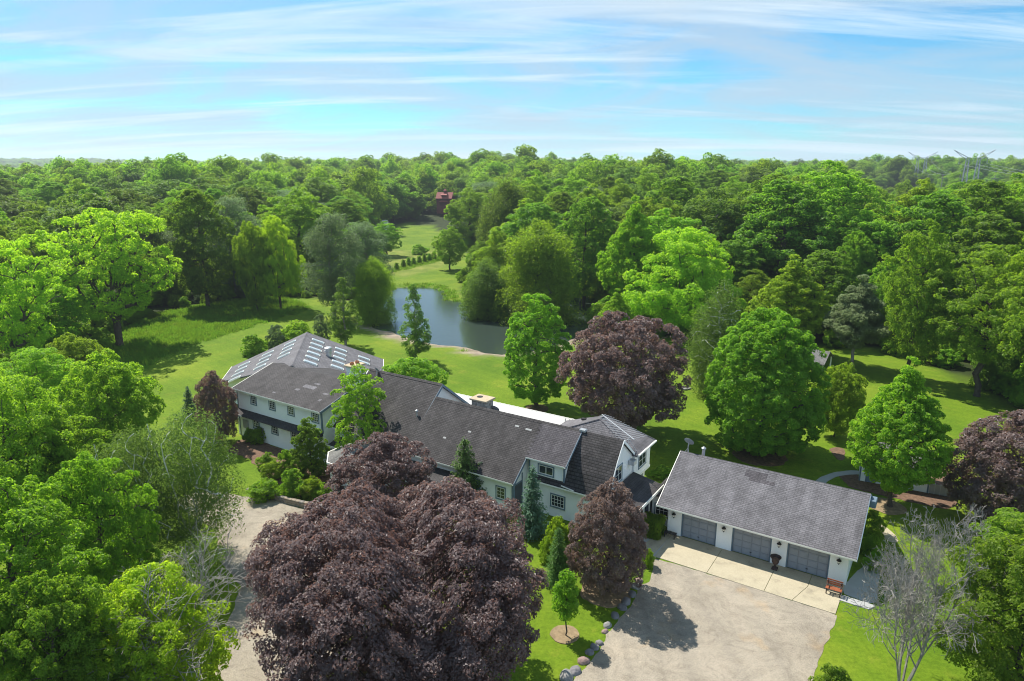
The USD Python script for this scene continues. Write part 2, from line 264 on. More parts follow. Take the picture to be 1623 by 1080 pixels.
# ground: lawn, long grass, mud and forest floor by the vertex attribute "mask"
ground_mat = M(stage, '/World/Looks/ground', {
    'g': ('geometry', {}), 'a': ('attribute', {'attribute': 'mask'}), 's': ('separate_color', {}),
    'n1': ('noise_texture', {'scale': .09, 'detail': 5.0, 'roughness': .6}), 'r1': ('rgb_ramp', {'ramp': [(.3, (.078, .146, .006)), (.5, (.114, .185, .008)), (.7, (.168, .224, .014))]}),
    'n2': ('noise_texture', {'scale': 3.2, 'detail': 6.0, 'roughness': .75}), 'r2': ('rgb_ramp', {'ramp': [(.3, (.66, .70, .6)), (.52, (1, 1, 1)), (.72, (1.25, 1.2, 1.3))]}),
    'xl': ('mix', {'mix_type': 'multiply', 'fac': 1.0}), 'n6': ('noise_texture', {'scale': .33, 'detail': 6.0, 'roughness': .7}), 'r6': ('rgb_ramp', {'ramp': [(.56, (1, 1, 1)), (.72, (1.5, 1.12, 2.2))]}), 'x6': ('mix', {'mix_type': 'multiply', 'fac': 1.0}),
    'w': ('wave_texture', {'scale': .28, 'distortion': 2.5, 'detail': 1.0, 'bands_direction': 'diagonal'}), 'rw': ('rgb_ramp', {'ramp': [(.35, (.97, .975, .96)), (.65, (1.03, 1.02, 1.04))]}), 'xw': ('mix', {'mix_type': 'multiply', 'fac': 1.0}),
    'n3': ('noise_texture', {'scale': .22, 'detail': 6.0, 'roughness': .7}), 'r3': ('rgb_ramp', {'ramp': [(.3, (.085, .13, .014)), (.5, (.15, .19, .025)), (.7, (.25, .24, .06))]}),
    'n4': ('noise_texture', {'scale': .5, 'detail': 7.0, 'roughness': .7}), 'r4': ('rgb_ramp', {'ramp': [(.3, (.17, .13, .095)), (.7, (.36, .29, .22))]}),
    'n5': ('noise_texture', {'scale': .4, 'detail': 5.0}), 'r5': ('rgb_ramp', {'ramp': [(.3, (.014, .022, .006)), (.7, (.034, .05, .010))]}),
    'm1': ('mix', {}), 'm2': ('mix', {}), 'm3': ('mix', {}), 'bp': ('bump', {'strength': .7, 'distance': .08}),
    'p': ('principled_bsdf', {'roughness': .9, 'specular_ior_level': .15})},
    [('a.color', 's.color'), ('g.position', 'n1.vector'), ('g.position', 'n2.vector'), ('g.position', 'n3.vector'), ('g.position', 'n4.vector'), ('g.position', 'n5.vector'), ('g.position', 'w.vector'),
     ('n1.fac', 'r1.fac'), ('n2.fac', 'r2.fac'), ('n3.fac', 'r3.fac'), ('n4.fac', 'r4.fac'), ('n5.fac', 'r5.fac'), ('w.fac', 'rw.fac'),
     ('r1.color', 'xl.color1'), ('r2.color', 'xl.color2'), ('xl.color', 'xw.color1'), ('rw.color', 'xw.color2'),
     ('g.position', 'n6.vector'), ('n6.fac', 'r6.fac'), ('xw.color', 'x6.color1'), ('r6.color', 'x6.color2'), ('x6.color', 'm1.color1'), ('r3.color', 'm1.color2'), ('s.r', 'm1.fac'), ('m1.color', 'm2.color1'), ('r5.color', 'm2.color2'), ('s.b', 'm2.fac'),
     ('m2.color', 'm3.color1'), ('r4.color', 'm3.color2'), ('s.g', 'm3.fac'), ('m3.color', 'p.base_color'), ('n2.fac', 'bp.height'), ('bp.normal', 'p.normal')], surface='p.BSDF')
water_mat = M(stage, '/World/Looks/water', {
    'g': ('geometry', {}), 'mp': ('mapping', {'mapping_type': 'point', 'scale': (1.0, 2.2, 1.0)}), 'n': ('noise_texture', {'scale': 1.1, 'detail': 5.0, 'roughness': .6}), 'b': ('bump', {'strength': .4, 'distance': .05}),
    'p': ('principled_bsdf', {'base_color': (.036, .052, .042), 'roughness': .05, 'specular_ior_level': .9, 'ior': 1.33})},
    [('g.position', 'mp.vector'), ('mp.vector', 'n.vector'), ('n.fac', 'b.height'), ('b.normal', 'p.normal')], surface='p.BSDF')
POND=[(-27.37, 163.01), (-25.15, 163.45), (-21.84, 163.9), (-19.04, 162.13), (-16.89, 157.45), (-16.32, 151.85), (-15.16, 147.35), (-11.4, 145.19), (-8.93, 142.75), (-6.75, 139.07), (-3.77, 135.25), (-1.09, 135.88), (2.39, 137.14), (5.75, 140.39), (8.18, 143.79), (10.78, 148.08), (12.82, 152.63), (17.16, 155.81), (17.88, 148.08), (16.3, 132.22), (14.21, 122.3), (10.2, 114.6), (6.09, 108.98), (2.37, 105.39), (-1.64, 104.01), (-3.87, 105.0), (-6.95, 107.76), (-10.19, 109.39), (-13.33, 110.44), (-16.35, 113.25), (-19.59, 117.38), (-24.31, 122.3), (-26.35, 129.89), (-27.08, 137.78), (-27.24, 145.19), (-27.52, 156.63)]
OPEN=[(-36.61, 24.05), (-95.92, 74.54), (-70.4, 89.74), (-62.25, 97.94), (-69.06, 114.59), (-69.58, 133.73), (-64.25, 145.02), (-53.4, 153.35), (-40.29, 147.2), (-34.77, 147.2), (-35.46, 165.36), (-38.55, 194.46), (-47.0, 240.98), (-58.78, 312.22), (-55.67, 355.28), (-36.95, 332.39), (-26.87, 294.31), (-12.28, 223.26), (-10.98, 177.19), (-11.0, 153.35), (-1.49, 137.52), (2.3, 131.91), (13.64, 155.78), (18.11, 156.6), (17.14, 136.23), (16.26, 119.37), (21.8, 115.52), (30.76, 111.9), (39.66, 106.85), (49.37, 108.07), (58.43, 103.72), (61.37, 96.93), (62.68, 86.37), (61.37, 75.58), (81.81, 63.77), (35.97, 24.05)]
MEADOW=[(-58.8, 92.12), (-67.82, 112.78), (-68.38, 131.31), (-62.77, 141.51), (-52.1, 149.45), (-42.56, 136.23), (-48.89, 119.37), (-52.78, 108.07), (-54.61, 98.63), (-54.03, 91.52)]
MEADOW2=[(-47.89, 240.98), (-26.39, 235.39), (-15.46, 218.43), (-20.13, 194.46), (-28.31, 177.19), (-35.2, 186.02)]
DRIVE_L=[(-27.12, 55.75), (-22.69, 54.44), (-20.91, 54.08), (-17.67, 52.39), (-13.66, 51.21), (-11.43, 48.02), (-9.62, 43.68), (-9.89, 36.77), (-11.04, 32.46), (-10.02, 25.63), (-16.47, 25.63), (-16.82, 32.46), (-17.29, 34.45), (-18.08, 37.49), (-18.23, 39.29), (-18.83, 41.6), (-20.18, 43.12), (-21.57, 44.74), (-22.35, 46.37), (-23.69, 48.98), (-26.87, 51.53), (-29.8, 54.32)]
DRIVE_R=[(10.38, 44.99), (16.08, 41.6), (20.94, 38.31), (19.91, 36.77), (18.16, 34.39), (16.75, 32.22), (11.68, 24.05), (6.51, 12.61), (-5.5, 12.61), (-2.1, 25.63), (0.6, 29.33), (3.31, 32.36), (4.12, 33.45), (5.22, 34.93), (5.91, 36.47), (7.04, 38.18), (8.14, 39.83), (8.82, 41.53), (9.65, 41.97), (10.13, 43.28)]
BOULD=[(8.87, 42.05), (8.48, 41.31), (8.12, 40.45), (7.56, 39.63), (7.21, 39.03), (6.63, 38.18), (6.02, 37.25), (5.78, 36.65), (5.3, 35.6), (4.99, 35.21), (4.63, 34.77), (4.18, 34.02), (3.63, 33.2), (3.09, 32.75)]
BED_HOUSE=[(-28.79, 64.4), (-29.06, 68.42), (-24.99, 66.02), (-21.27, 63.46), (-17.46, 60.22), (-14.66, 53.17), (-16.92, 53.51), (-20.12, 55.88), (-23.22, 59.11), (-25.99, 62.54)]
BED_SHED=[(30.52, 59.11), (32.33, 59.66), (32.8, 57.52), (35.67, 56.25), (38.18, 54.79), (38.26, 53.17), (36.63, 52.28), (34.19, 53.62), (31.39, 55.63), (30.46, 56.62)]
BED_A=[(32.41, 65.04), (33.41, 65.53), (34.1, 65.2), (32.91, 62.54), (32.01, 61.8), (32.2, 63.3)]
BED_B=[(39.3, 59.11), (40.56, 60.22), (41.5, 59.11), (41.05, 58.31), (39.86, 57.52), (39.97, 56.5), (39.0, 56.12), (38.43, 57.26)]
PATH=[(27.03, 56.75), (28.68, 58.44), (30.47, 59.52), (32.34, 59.94), (33.53, 59.66), (33.25, 59.11), (31.58, 58.98), (30.21, 58.57), (29.04, 57.65), (27.62, 56.0)]
PATH_R=[(29.48, 49.77), (29.99, 49.77), (30.05, 48.02), (29.79, 47.09), (28.96, 47.09)]
STRIP=[(22.22, 40.45), (23.93, 39.22), (23.27, 38.83), (21.85, 39.83)]
PAD_R=[(23.13, 41.75), (26.05, 44.49), (26.55, 43.68), (24.22, 39.63), (23.57, 39.49), (22.46, 40.6)]
WALK=[(10.36, 44.41), (10.08, 45.33), (9.9, 46.91), (9.7, 48.02), (10.51, 49.17), (12.27, 48.02), (11.83, 46.91)]
WALL=[(-23.4, 55.15), (-20.99, 54.32), (-19.32, 53.4), (-17.77, 52.72), (-16.01, 52.17), (-14.08, 51.85)]
RING=[(6.37, 40.81), (3.26, 36.41), (31.87, 52.83), (24.75, 63.46), (2.98, 77.1)]
FIELDROAD=[(-74.91, 325.39), (-66.42, 343.46), (-61.93, 363.61), (-58.98, 376.85), (-60.94, 363.61), (-63.65, 328.85), (-71.23, 309.09)]
TREES=[
('purple_a', -5.56, 30.61, 12.02, 15.61, 'huge purple-leaved maple filling the bottom centre in front of the house', None),
('purple_b', -9.82, 47.83, 8.53, 8.65, 'purple maple with reddish tips rising behind the huge one, against the house', None),
('purple_b', 6.46, 40.81, 8.22, 5.35, 'purple maple in a round mulch ring beside the gravel driveway', None),
('purple_c', 11.74, 68.42, 13.61, 13.64, 'large dark purple maple behind the right end of the house', None),
('purple_b', 39.56, 49.47, 9.83, 9.41, 'purple maple cut by the right edge of the picture', None),
('purple_b', -30.51, 66.52, 7.92, 4.28, 'small purple maple at the left corner of the white wing', None),
('maple_col', 2.93, 77.76, 14.24, 7.94, 'upright egg-shaped green tree between the pond and the roof', None),
('maple_round', 25.13, 64.56, 14.86, 11.73, 'big round dark green tree on the lawn behind the garage', None),
('maple_gold', 32.14, 52.83, 13.16, 8.2, 'yellow-green maple in front of the small white shed', None),
('sapling', 3.32, 36.29, 4.61, 1.66, 'young staked maple in a straw ring on the front lawn', None),
('poplar_leafy', -14.23, 60.08, 10.34, 6.02, 'leafy green tree standing close in front of the middle roof', None),
('arbor', -18.55, 58.31, 5.98, 3.45, 'dark green egg-shaped evergreen before the white wing', None),
('spruce', -3.97, 53.17, 6.13, 3.81, 'light green spruce in front of the long roof', None),
('spruce_blue', -2.57, 53.17, 3.97, 3.07, 'blue-grey spruce leaning on the light green spruce', None),
('spruce_blue', 1.56, 48.02, 5.88, 2.7, 'narrow spruce before the dormer window', None),
('spruce', 3.16, 41.53, 4.45, 2.21, 'dark spruce squeezed beside the huge purple maple', None),
('spruce_blue', -36.45, 72.92, 4.14, 2.12, 'tiny blue spruce left of the white wing', None),
('maple_light', -38.27, 61.07, 11.27, 8.51, 'round bright green tree on the left lawn', None),
('locust', -34.6, 43.28, 14.85, 10.34, 'tall feathery light green tree at the left edge', None),
('maple_dark', -24.53, 29.33, 14.33, 8.51, 'big dark green maple in the bottom left corner', None),
('maple_dark', -24.29, 36.18, 12.7, 6.02, 'dark green tree behind the birches on the left', None),
('birch', -23.46, 45.33, 11.82, 8.02, 'airy birch with white stems beside the left driveway', None),
('birch', -26.9, 44.08, 10.75, 6.71, 'second birch with white stems, left of the first', None),
('birch_thin', -20.29, 39.16, 5.52, 4.43, 'thin half-bare birch at the grass island of the left driveway', None),
('maple_yellow', -18.17, 29.33, 9.44, 8.25, 'bright yellow-green maple with dead twigs at the bottom left', None),
('locust', -48.51, 54.32, 16.31, 12.39, 'light green tree mostly outside the left edge', None),
('maple_dark', -20.7, 26.31, 11.14, 5.76, 'dark green tree under the bottom left corner', None),
('maple_dark', -32.25, 45.33, 11.91, 6.88, 'mid green tree between the feathery tree and the birches', None),
('dead', 21.59, 31.98, 10.73, 8.47, 'bare dead grey tree at the right of the garage', None),
('locust_dark', 26.17, 30.17, 11.37, 7.74, 'full green locust in the bottom right corner', None),
('locust_dark', 32.9, 36.18, 8.95, 9.03, 'green locust cut off by the right edge, behind the corner one', None),
('shrub', 17.32, 31.05, 2.17, 2.18, 'bright green bush at the bottom edge by the driveway', None),
('poplar_thin', -14.26, 97.94, 12.06, 5.21, 'slim young poplar on the near bank of the pond', None),
('maple_light', -12.06, 78.89, 5.92, 7.44, 'low round yellow-green tree behind the middle roof', None),
('poplar_thin', -26.9, 106.85, 11.62, 5.45, 'slim poplar left of the pond', None),
('willow_dark', -25.62, 125.61, 13.06, 9.18, 'dark willow leaning over the left end of the pond', None),
('cottonwood', -33.89, 127.27, 20.71, 11.92, 'tall grey-green cottonwood left of the pond', None),
('cottonwood', -31.89, 148.7, 17.22, 12.46, 'grey-green cottonwood behind the willow at the pond', None),
('cottonwood', -61.51, 150.22, 22.74, 13.28, 'grey bare-topped cottonwood in the wood at left', None),
('spreading', -63.45, 106.85, 22.26, 21.7, 'wide spreading tree with a forked dark trunk on the left meadow', None),
('spreading', -65.44, 86.37, 19.55, 16.52, 'wide light green tree at the far left edge', None),
('shrub', -39.83, 101.48, 3.2, 4.42, 'olive green bush behind the pool roof, leftmost', None),
('shrub_grey', -36.88, 103.72, 4.48, 3.53, 'greyish bush behind the pool roof', None),
('shrub_bright', -34.41, 106.05, 4.36, 5.61, 'bright green bush behind the peak of the pool roof', None),
('shrub_grey', -30.68, 106.85, 5.63, 3.03, 'pale silvery bush right of the pool roof peak', None),
('spreading_b', 28.51, 113.68, 18.84, 21.95, 'wide bright green tree with leaning trunks right of the pond', None),
('maple_gold', 15.91, 102.22, 10.11, 6.97, 'bright yellow-green tree just behind the dark purple maple', None),
('weeping', 25.51, 81.73, 15.08, 7.22, 'grey-green weeping birch left of the big round tree', None),
('pine', 48.92, 94.31, 13.8, 8.79, 'grey-green pine with a bare lower trunk at the edge of the lawn', None),
('maple_light', 34.54, 68.42, 8.17, 5.32, 'small round green tree between the big round tree and the yellow-green maple', None),
('willow', -4.88, 130.72, 12.21, 11.25, 'round bright willow on the far bank of the pond', None),
('willow_dark', 4.88, 127.27, 20.71, 17.65, 'broad dark green willow behind the pond', None),
('willow', -1.47, 186.02, 25.89, 18.56, 'pale grey-green willow in the wood above the pond', None),
('maple_gold', 21.78, 121.9, 22.97, 12.36, 'tall light green tree at the right end of the pond', None),
('forest_b', 15.11, 141.51, 23.67, 14.52, 'dark green tree over the narrow end of the pond', None),
('maple_round', 59.99, 119.37, 17.3, 8.3, 'smooth pale round tree in the middle of the right wood', None),
('forest_a', 53.62, 88.59, 20.86, 9.3, 'tall tree with bare limbs showing at the edge of the right lawn', None),
('locust_high', 58.62, 81.73, 19.25, 15.3, 'big feathery green tree overhanging the right lawn', None),
('locust_high', 59.81, 72.52, 23.2, 14.04, 'tall green tree at the right edge above the lawn', None),
('maple_gold', 42.17, 101.48, 15.27, 12.02, 'bright green tree behind the big round tree', None),
('forest_a', -40.67, 221.63, 10.93, 10.19, 'lone tree with a dark trunk in the far field', None),
('forest_a', -17.46, 190.75, 11.93, 9.16, 'small tree with a thin trunk on the far bank lawn', None),
('shrub', -30.88, 226.6, 3.34, 5.83, 'round bush in the far field beside the lone tree', None),
('shrub', -26.07, 244.86, 3.14, 4.94, 'dark bush at the right side of the far field', None),
('spreading_b', -47.06, 136.23, 19.23, 10.82, 'bright yellow-green tree at the edge of the left meadow', None),
('maple_light', -51.35, 134.97, 17.85, 7.57, 'slender pale tree with white trunks at the meadow edge', None),
('forest_b', -62.66, 138.17, 24.26, 14.19, 'dark spreading tree behind the left meadow', None),
('forest_a', 64.3, 142.9, 28.37, 25.31, 'massive dark green tree rising over the right wood', None),
('forest_b', 55.46, 150.22, 27.09, 18.17, 'rounded dark tree left of the massive one in the right wood', None),
('forest_a', -15.13, 246.84, 20.44, 19.24, 'light green tree right of the far field', None),
('forest_b', -58.29, 372.33, 22.48, 23.71, 'dark tree at the head of the far field', None),
('arbor_small', -32.35, 190.75, 2.13, 1.58, 'first small dark evergreen from the left in the far field row', 'row of small evergreens in the far field'),
('arbor_small', -31.16, 195.73, 2.37, 1.63, 'second small dark evergreen from the left in the far field row', 'row of small evergreens in the far field'),
('arbor_small', -30.09, 198.32, 2.58, 1.65, 'third small dark evergreen from the left in the far field row', 'row of small evergreens in the far field'),
('arbor_small', -28.98, 200.97, 2.24, 1.67, 'fourth small dark evergreen from the left in the far field row', 'row of small evergreens in the far field'),
('arbor_small', -27.76, 203.69, 2.45, 1.69, 'fifth small dark evergreen from the left in the far field row', 'row of small evergreens in the far field'),
('arbor_small', -26.59, 207.19, 2.69, 1.72, 'sixth small dark evergreen from the left in the far field row', 'row of small evergreens in the far field'),
('arbor_small', -25.39, 210.08, 2.33, 1.74, 'seventh small dark evergreen from the left in the far field row', 'row of small evergreens in the far field'),
('arbor_small', -24.35, 213.04, 2.56, 1.76, 'eighth small dark evergreen from the left in the far field row', 'row of small evergreens in the far field'),
('arbor_small', -22.97, 216.86, 2.8, 1.8, 'last small dark evergreen from the left in the far field row', 'row of small evergreens in the far field'),
('shrub', -23.47, 60.5, 1.57, 2.02, 'dark yew bush at the left of the front bed', None),
('shrub_bright', -22.15, 58.04, 1.89, 2.29, 'pale green bush in the front bed', None),
('shrub', -21.15, 59.11, 2.55, 1.98, 'tall dark bush in the front bed', None),
('shrub_bright', -21.54, 54.32, 1.8, 2.8, 'spreading yellow-green juniper at the retaining wall', None),
('shrub', -19.25, 54.91, 2.53, 2.72, 'round green shrub above the retaining wall', None),
('shrub_bright', -17.42, 54.32, 2.03, 2.16, 'light green shrub at the right end of the retaining wall', None),
('shrub_bright', -26.48, 66.52, 1.83, 1.81, 'green shrub under the lower windows of the white wing', None),
('shrub', -27.6, 67.03, 1.56, 1.31, 'dark shrub at the left foot of the white wing', None),
('shrub_bright', -16.42, 54.08, 1.55, 1.83, 'low bright shrub beside the purple maples', None),
('shrub_bright', 3.45, 45.33, 3.22, 2.11, 'tall bright shrub below the small-paned front window', None),
('shrub_bright', 2.7, 44.49, 2.06, 1.62, 'yellow-green bush beside the dark spruce', None),
('shrub_bright', 4.36, 44.9, 1.56, 1.64, 'low green bush under the front wall', None),
('shrub', 28.32, 48.4, 2.08, 1.75, 'round clipped bush at the far corner of the garage', None),
('shrub', 26.61, 45.33, 1.78, 1.56, 'dark bush along the right wall of the garage', None),
('shrub', 26.02, 43.28, 1.77, 1.5, 'dark bush along the right wall of the garage, nearest the dead tree', None),
('shrub', 13.98, 58.31, 1.27, 1.95, 'small dark bush behind the breezeway', None),
('shrub_bright', 9.79, 43.84, 1.53, 0.98, 'small bright bush at the edge of the driveway', None),
('locust', -49.25, 67.03, 10.63, 9.79, 'feathery green tree at the left edge, behind the tallest one', None),
('maple_light', -52.35, 78.89, 8.72, 7.59, 'bright rounded tree between the meadow tree and the left edge', None),
('maple_light', -59.77, 76.66, 7.0, 8.87, 'bright tree cut by the left edge below the wide light tree', None)]
# ---------------------------------------------------------------- land
pond = Polygon(POND).buffer(.6).buffer(-.6)
openp = Polygon(OPEN).buffer(0)
def sdist(poly, x, y):
    """distance to the polygon's edge, negative inside"""
    pts = shapely.points(np.ravel(x), np.ravel(y)); shapely.prepare(poly)
    d = shapely.distance(poly.boundary, pts); d = np.where(shapely.contains(poly, pts), -d, d)
    return d.reshape(np.shape(x))
def hills(x, y):
    x, y = np.asarray(x, float), np.asarray(y, float)
    n = meshkit.fbm(np.stack([x / 420 + 7.3, y / 420 + 3.1, np.zeros_like(x)], -1), 3, 5)
    q = x / np.maximum(y, 60.0)
    left = ss(-.66, -.34, q)                                          # the valley that opens on the left
    near = ss(300, 900, y) * ((1 + 10 * n + 5 * np.exp(-((q + .04) / .20) ** 2) + 4 * ss(.45, .62, q)) * (.2 + .8 * left) - 9 * (1 - left))
    far = ss(1700, 3600, y) * (4 + 24 * n + 26 * (1 - left))
    return near + far
xs = np.concatenate([-np.geomspace(6000, 92, 46), np.arange(-90, 92, 1.3), np.geomspace(93, 6000, 46)])
ys = np.concatenate([-np.geomspace(900, 20, 14), np.arange(-12, 20, 6), np.arange(22, 252, 1.3), np.geomspace(254, 5600, 70)])
GX, GY = np.meshgrid(xs, ys)
flat = np.stack([GX.ravel(), GY.ravel()], 1)
sd = np.full(len(flat), 60.0)
nb = (np.abs(flat[:, 0]) < 60) & (flat[:, 1] > 80) & (flat[:, 1] < 190)
sd[nb] = sdist(pond, flat[nb, 0], flat[nb, 1])
jit = meshkit.fbm(np.stack([flat[:, 0] / 3, flat[:, 1] / 3, np.zeros(len(flat))], -1), 3, 9) - .5
sdj = sd + jit * 1.6
gz = hills(flat[:, 0], flat[:, 1]) - 1.3 * (1 - ss(-4, 4.5, sdj))
gz += .25 * (meshkit.fbm(np.stack([flat[:, 0] / 14, flat[:, 1] / 14, np.zeros(len(flat))], -1), 3, 2) - .5) * ss(75, 130, flat[:, 1])
md = np.where(nb & True, 1.0, 0)
mask = np.zeros((len(flat), 3))
inopen = shapely.contains(openp, shapely.points(flat))
dop = np.zeros(len(flat)); nr = (np.abs(flat[:, 0]) < 400) & (flat[:, 1] < 420)
dop[nr] = sdist(openp, flat[nr, 0], flat[nr, 1]); dop[~nr] = 50
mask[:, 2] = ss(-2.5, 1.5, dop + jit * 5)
for mp_ in (MEADOW, MEADOW2):
    q = Polygon(mp_).buffer(0); d = np.full(len(flat), 50.0); d[nr] = sdist(q, flat[nr, 0], flat[nr, 1])
    mask[:, 0] = np.maximum(mask[:, 0], 1 - ss(-1.5, 1.0, d + jit * 3))
# bare mud on the near (southern) bank, a thin brown rim elsewhere
cent = 128 + 0 * flat[:, 1]
south = 1 - ss(114, 133, flat[:, 1])
rim = np.where(nb, (1 - ss(.5, 1.4, sdj)) + south * (1 - ss(2.9, 4.6, sdj + jit * 3)), 0)
mask[:, 1] = np.clip(rim, 0, 1)
mask[:, 2] *= 1 - mask[:, 1]
ni, nj = len(ys), len(xs)
i, j = np.meshgrid(np.arange(ni - 1), np.arange(nj - 1), indexing='ij')
q = np.stack([i*nj+j, i*nj+j+1, (i+1)*nj+j+1, (i+1)*nj+j], -1).reshape(-1, 4)
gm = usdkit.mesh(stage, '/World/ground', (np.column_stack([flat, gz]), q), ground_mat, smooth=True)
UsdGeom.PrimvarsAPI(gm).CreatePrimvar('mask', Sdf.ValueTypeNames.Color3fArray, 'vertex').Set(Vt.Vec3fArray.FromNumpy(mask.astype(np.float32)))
tag(gm, 'wide ground with mown lawn, long grass and wood floor', 'ground', kind='structure')
def zat(x, y):
    x, y = np.asarray(x, float), np.asarray(y, float); z = hills(x, y)
    n = (np.abs(x) < 60) & (y > 80) & (y < 190)
    if np.any(n):
        s_ = np.full(np.shape(x), 60.0); s_ = np.where(n, sdist(pond, x, y), s_)
        z = z - 1.3 * (1 - ss(-4, 4.5, s_))
    return z
pw = Polygon(POND).buffer(3.5)
tag(put('pond_water', ext_z(pw, -.9, -.47), water_mat), 'calm dark pond reflecting the sky and trees', 'pond', kind='structure')
def sheet(name, pts, z, m, label, cat, sm=0.5, rough=.12, seed=1):
    """a thin flat sheet with a slightly uneven rim"""
    p = Polygon(pts).buffer(sm).buffer(-2*sm).buffer(sm)
    b = p.exterior; n = max(12, int(b.length / .35))
    c = np.array([b.interpolate(k / n, normalized=True).coords[0] for k in range(n)])
    w = meshkit.fbm(np.stack([c[:, 0] * 1.7, c[:, 1] * 1.7, np.full(n, seed * 3.3)], -1), 3, seed) - .5
    t = np.roll(c, -1, 0) - np.roll(c, 1, 0); t /= np.linalg.norm(t, axis=1, keepdims=True) + 1e-9
    c = c + np.stack([t[:, 1], -t[:, 0]], 1) * (w * 2 * rough)[:, None]
    return tag(put(name, ext_z(Polygon(c).buffer(0), z - .06, z), m), label, cat, kind='structure')
sheet('driveway', DRIVE_L, .020, asphalt_old, 'pale worn driveway court at the left before the white wing', 'driveway', 1.2, .25, 1)
sheet('driveway', DRIVE_R, .016, asphalt_old, 'wide pale driveway in front of the garage', 'driveway', .05, .22, 2)
sheet('mulch_bed', BED_HOUSE, .03, mulch, 'brown mulch bed along the front of the white wing', 'mulch bed', .8, .3, 3)
sheet('mulch_bed', BED_SHED, .03, mulch, 'brown mulch strip in front of the small white shed', 'mulch bed', .4, .3, 4)
sheet('mulch_bed', BED_A, .03, mulch, 'small bean-shaped mulch bed on the lawn left of the yellow-green maple', 'mulch bed', .3, .2, 5)
sheet('mulch_bed', BED_B, .03, mulch, 'mulch bed at the right end of the small white shed', 'mulch bed', .3, .2, 6)
sheet('garden_path', PATH, .034, concrete_grey, 'narrow grey path curving behind the garage roof', 'path', .3, .02, 7)
sheet('garden_path', PATH_R, .034, concrete, 'short pale path right of the garage', 'path', .2, .05, 8)
sheet('side_walk', STRIP, .038, concrete_grey, 'pale concrete strip at the right front corner of the garage', 'pavement', .02, .02, 9)
sheet('side_pavement', PAD_R, .022, concrete_grey, 'grey paved pad along the right wall of the garage', 'pavement', .1, .1, 10)
sheet('front_walk', WALK, .026, concrete_grey, 'grey walk between the hedge and the purple maple', 'pavement', .3, .03, 11)
sheet('field_road', FIELDROAD, .05 + float(hills(-55, 290)), concrete, 'pale gravel lane at the head of the far field', 'road', .3, .1, 12)
def disc(c, r, seed):
    rg = np.random.default_rng(seed); a = np.linspace(0, 2*np.pi, 28, endpoint=False); rr = r * (1 + .12 * (rg.random(28) - .5))
    return [(c[0] + rr[k] * math.cos(a[k]), c[1] + rr[k] * math.sin(a[k])) for k in range(28)]
for k, (c, r, m, l) in enumerate([(RING[0], 1.75, straw, 'mulch ring around the purple maple by the driveway'), (RING[1], .9, straw, 'straw ring around the young staked maple'), (RING[2], 1.5, straw, 'mulch ring around the yellow-green maple'), (RING[3], 2.6, mulch, 'dark mulch ring under the big round tree'), (RING[4], 1.4, mulch, 'mulch ring at the foot of the upright egg-shaped tree')]):
    sheet('mulch_ring', disc(c, r, 20 + k), .045, m, l, 'mulch ring', .1, .1, 20 + k)
# ---------------------------------------------------------------- house and garage: their own frame (x to the right along the front, y to the back)
HO, HR = (12.17, 48.21, 0.0), -33.1
def front_window(parent, x0, x1, y, z0, z1, nx=2, nz=3, trim=.11, name='window', wide=False):
    """a window in a wall that faces -y: blue-grey surround, white sash, dark panes and muntins"""
    w = put(name, cat_mesh([bbox(x0-trim, x1+trim, y-.05, y-.004, z1, z1+trim, .01), bbox(x0-trim, x1+trim, y-.07, y-.004, z0-trim, z0, .01), bbox(x0-trim, x0, y-.05, y-.004, z0, z1, .01), bbox(x1, x1+trim, y-.05, y-.004, z0, z1, .01)]), trimb, parent)
    s = .05
    put('sash', cat_mesh([box(x0, x1, y-.036, y-.006, z1-s, z1), box(x0, x1, y-.036, y-.006, z0, z0+s), box(x0, x0+s, y-.036, y-.006, z0+s, z1-s), box(x1-s, x1, y-.036, y-.006, z0+s, z1-s)]), trimw, w)
    xs_ = np.linspace(x0+s, x1-s, nx+1); zs_ = np.linspace(z0+s, z1-s, nz+1)
    for a in range(nx):
        for b in range(nz): put('pane', box(xs_[a]+.012, xs_[a+1]-.012, y-.016, y-.008, zs_[b]+.012, zs_[b+1]-.012), glass, w)
    t = .014
    for a in xs_[1:-1]: put('muntin', box(a-t*(2 if wide else 1), a+t*(2 if wide else 1), y-.03, y-.007, z0+s, z1-s), trimw, w)
    for b in zs_[1:-1]: put('muntin', box(x0+s, x1-s, y-.028, y-.007, b-t, b+t), trimw, w)
    return w
def side_window(parent, x, y0, y1, z0, z1, ny=2, nz=2, trim=.10):
    """the same in a wall that faces +x"""
    w = put('window', cat_mesh([bbox(x+.004, x+.05, y0-trim, y1+trim, z1, z1+trim, .01), bbox(x+.004, x+.07, y0-trim, y1+trim, z0-trim, z0, .01), bbox(x+.004, x+.05, y0-trim, y0, z0, z1, .01), bbox(x+.004, x+.05, y1, y1+trim, z0, z1, .01)]), trimb, parent)
    s = .05
    put('sash', cat_mesh([box(x+.006, x+.036, y0, y1, z1-s, z1), box(x+.006, x+.036, y0, y1, z0, z0+s), box(x+.006, x+.036, y0, y0+s, z0+s, z1-s), box(x+.006, x+.036, y1-s, y1, z0+s, z1-s)]), trimw, w)
    ys_ = np.linspace(y0+s, y1-s, ny+1); zs_ = np.linspace(z0+s, z1-s, nz+1)
    for a in range(ny):
        for b in range(nz): put('pane', box(x+.008, x+.016, ys_[a]+.012, ys_[a+1]-.012, zs_[b]+.012, zs_[b+1]-.012), glass, w)
    for a in ys_[1:-1]: put('muntin', box(x+.007, x+.03, a-.02, a+.02, z0+s, z1-s), trimw, w)
    for b in zs_[1:-1]: put('muntin', box(x+.007, x+.028, y0+s, y1-s, b-.014, b+.014), trimw, w)
    return w
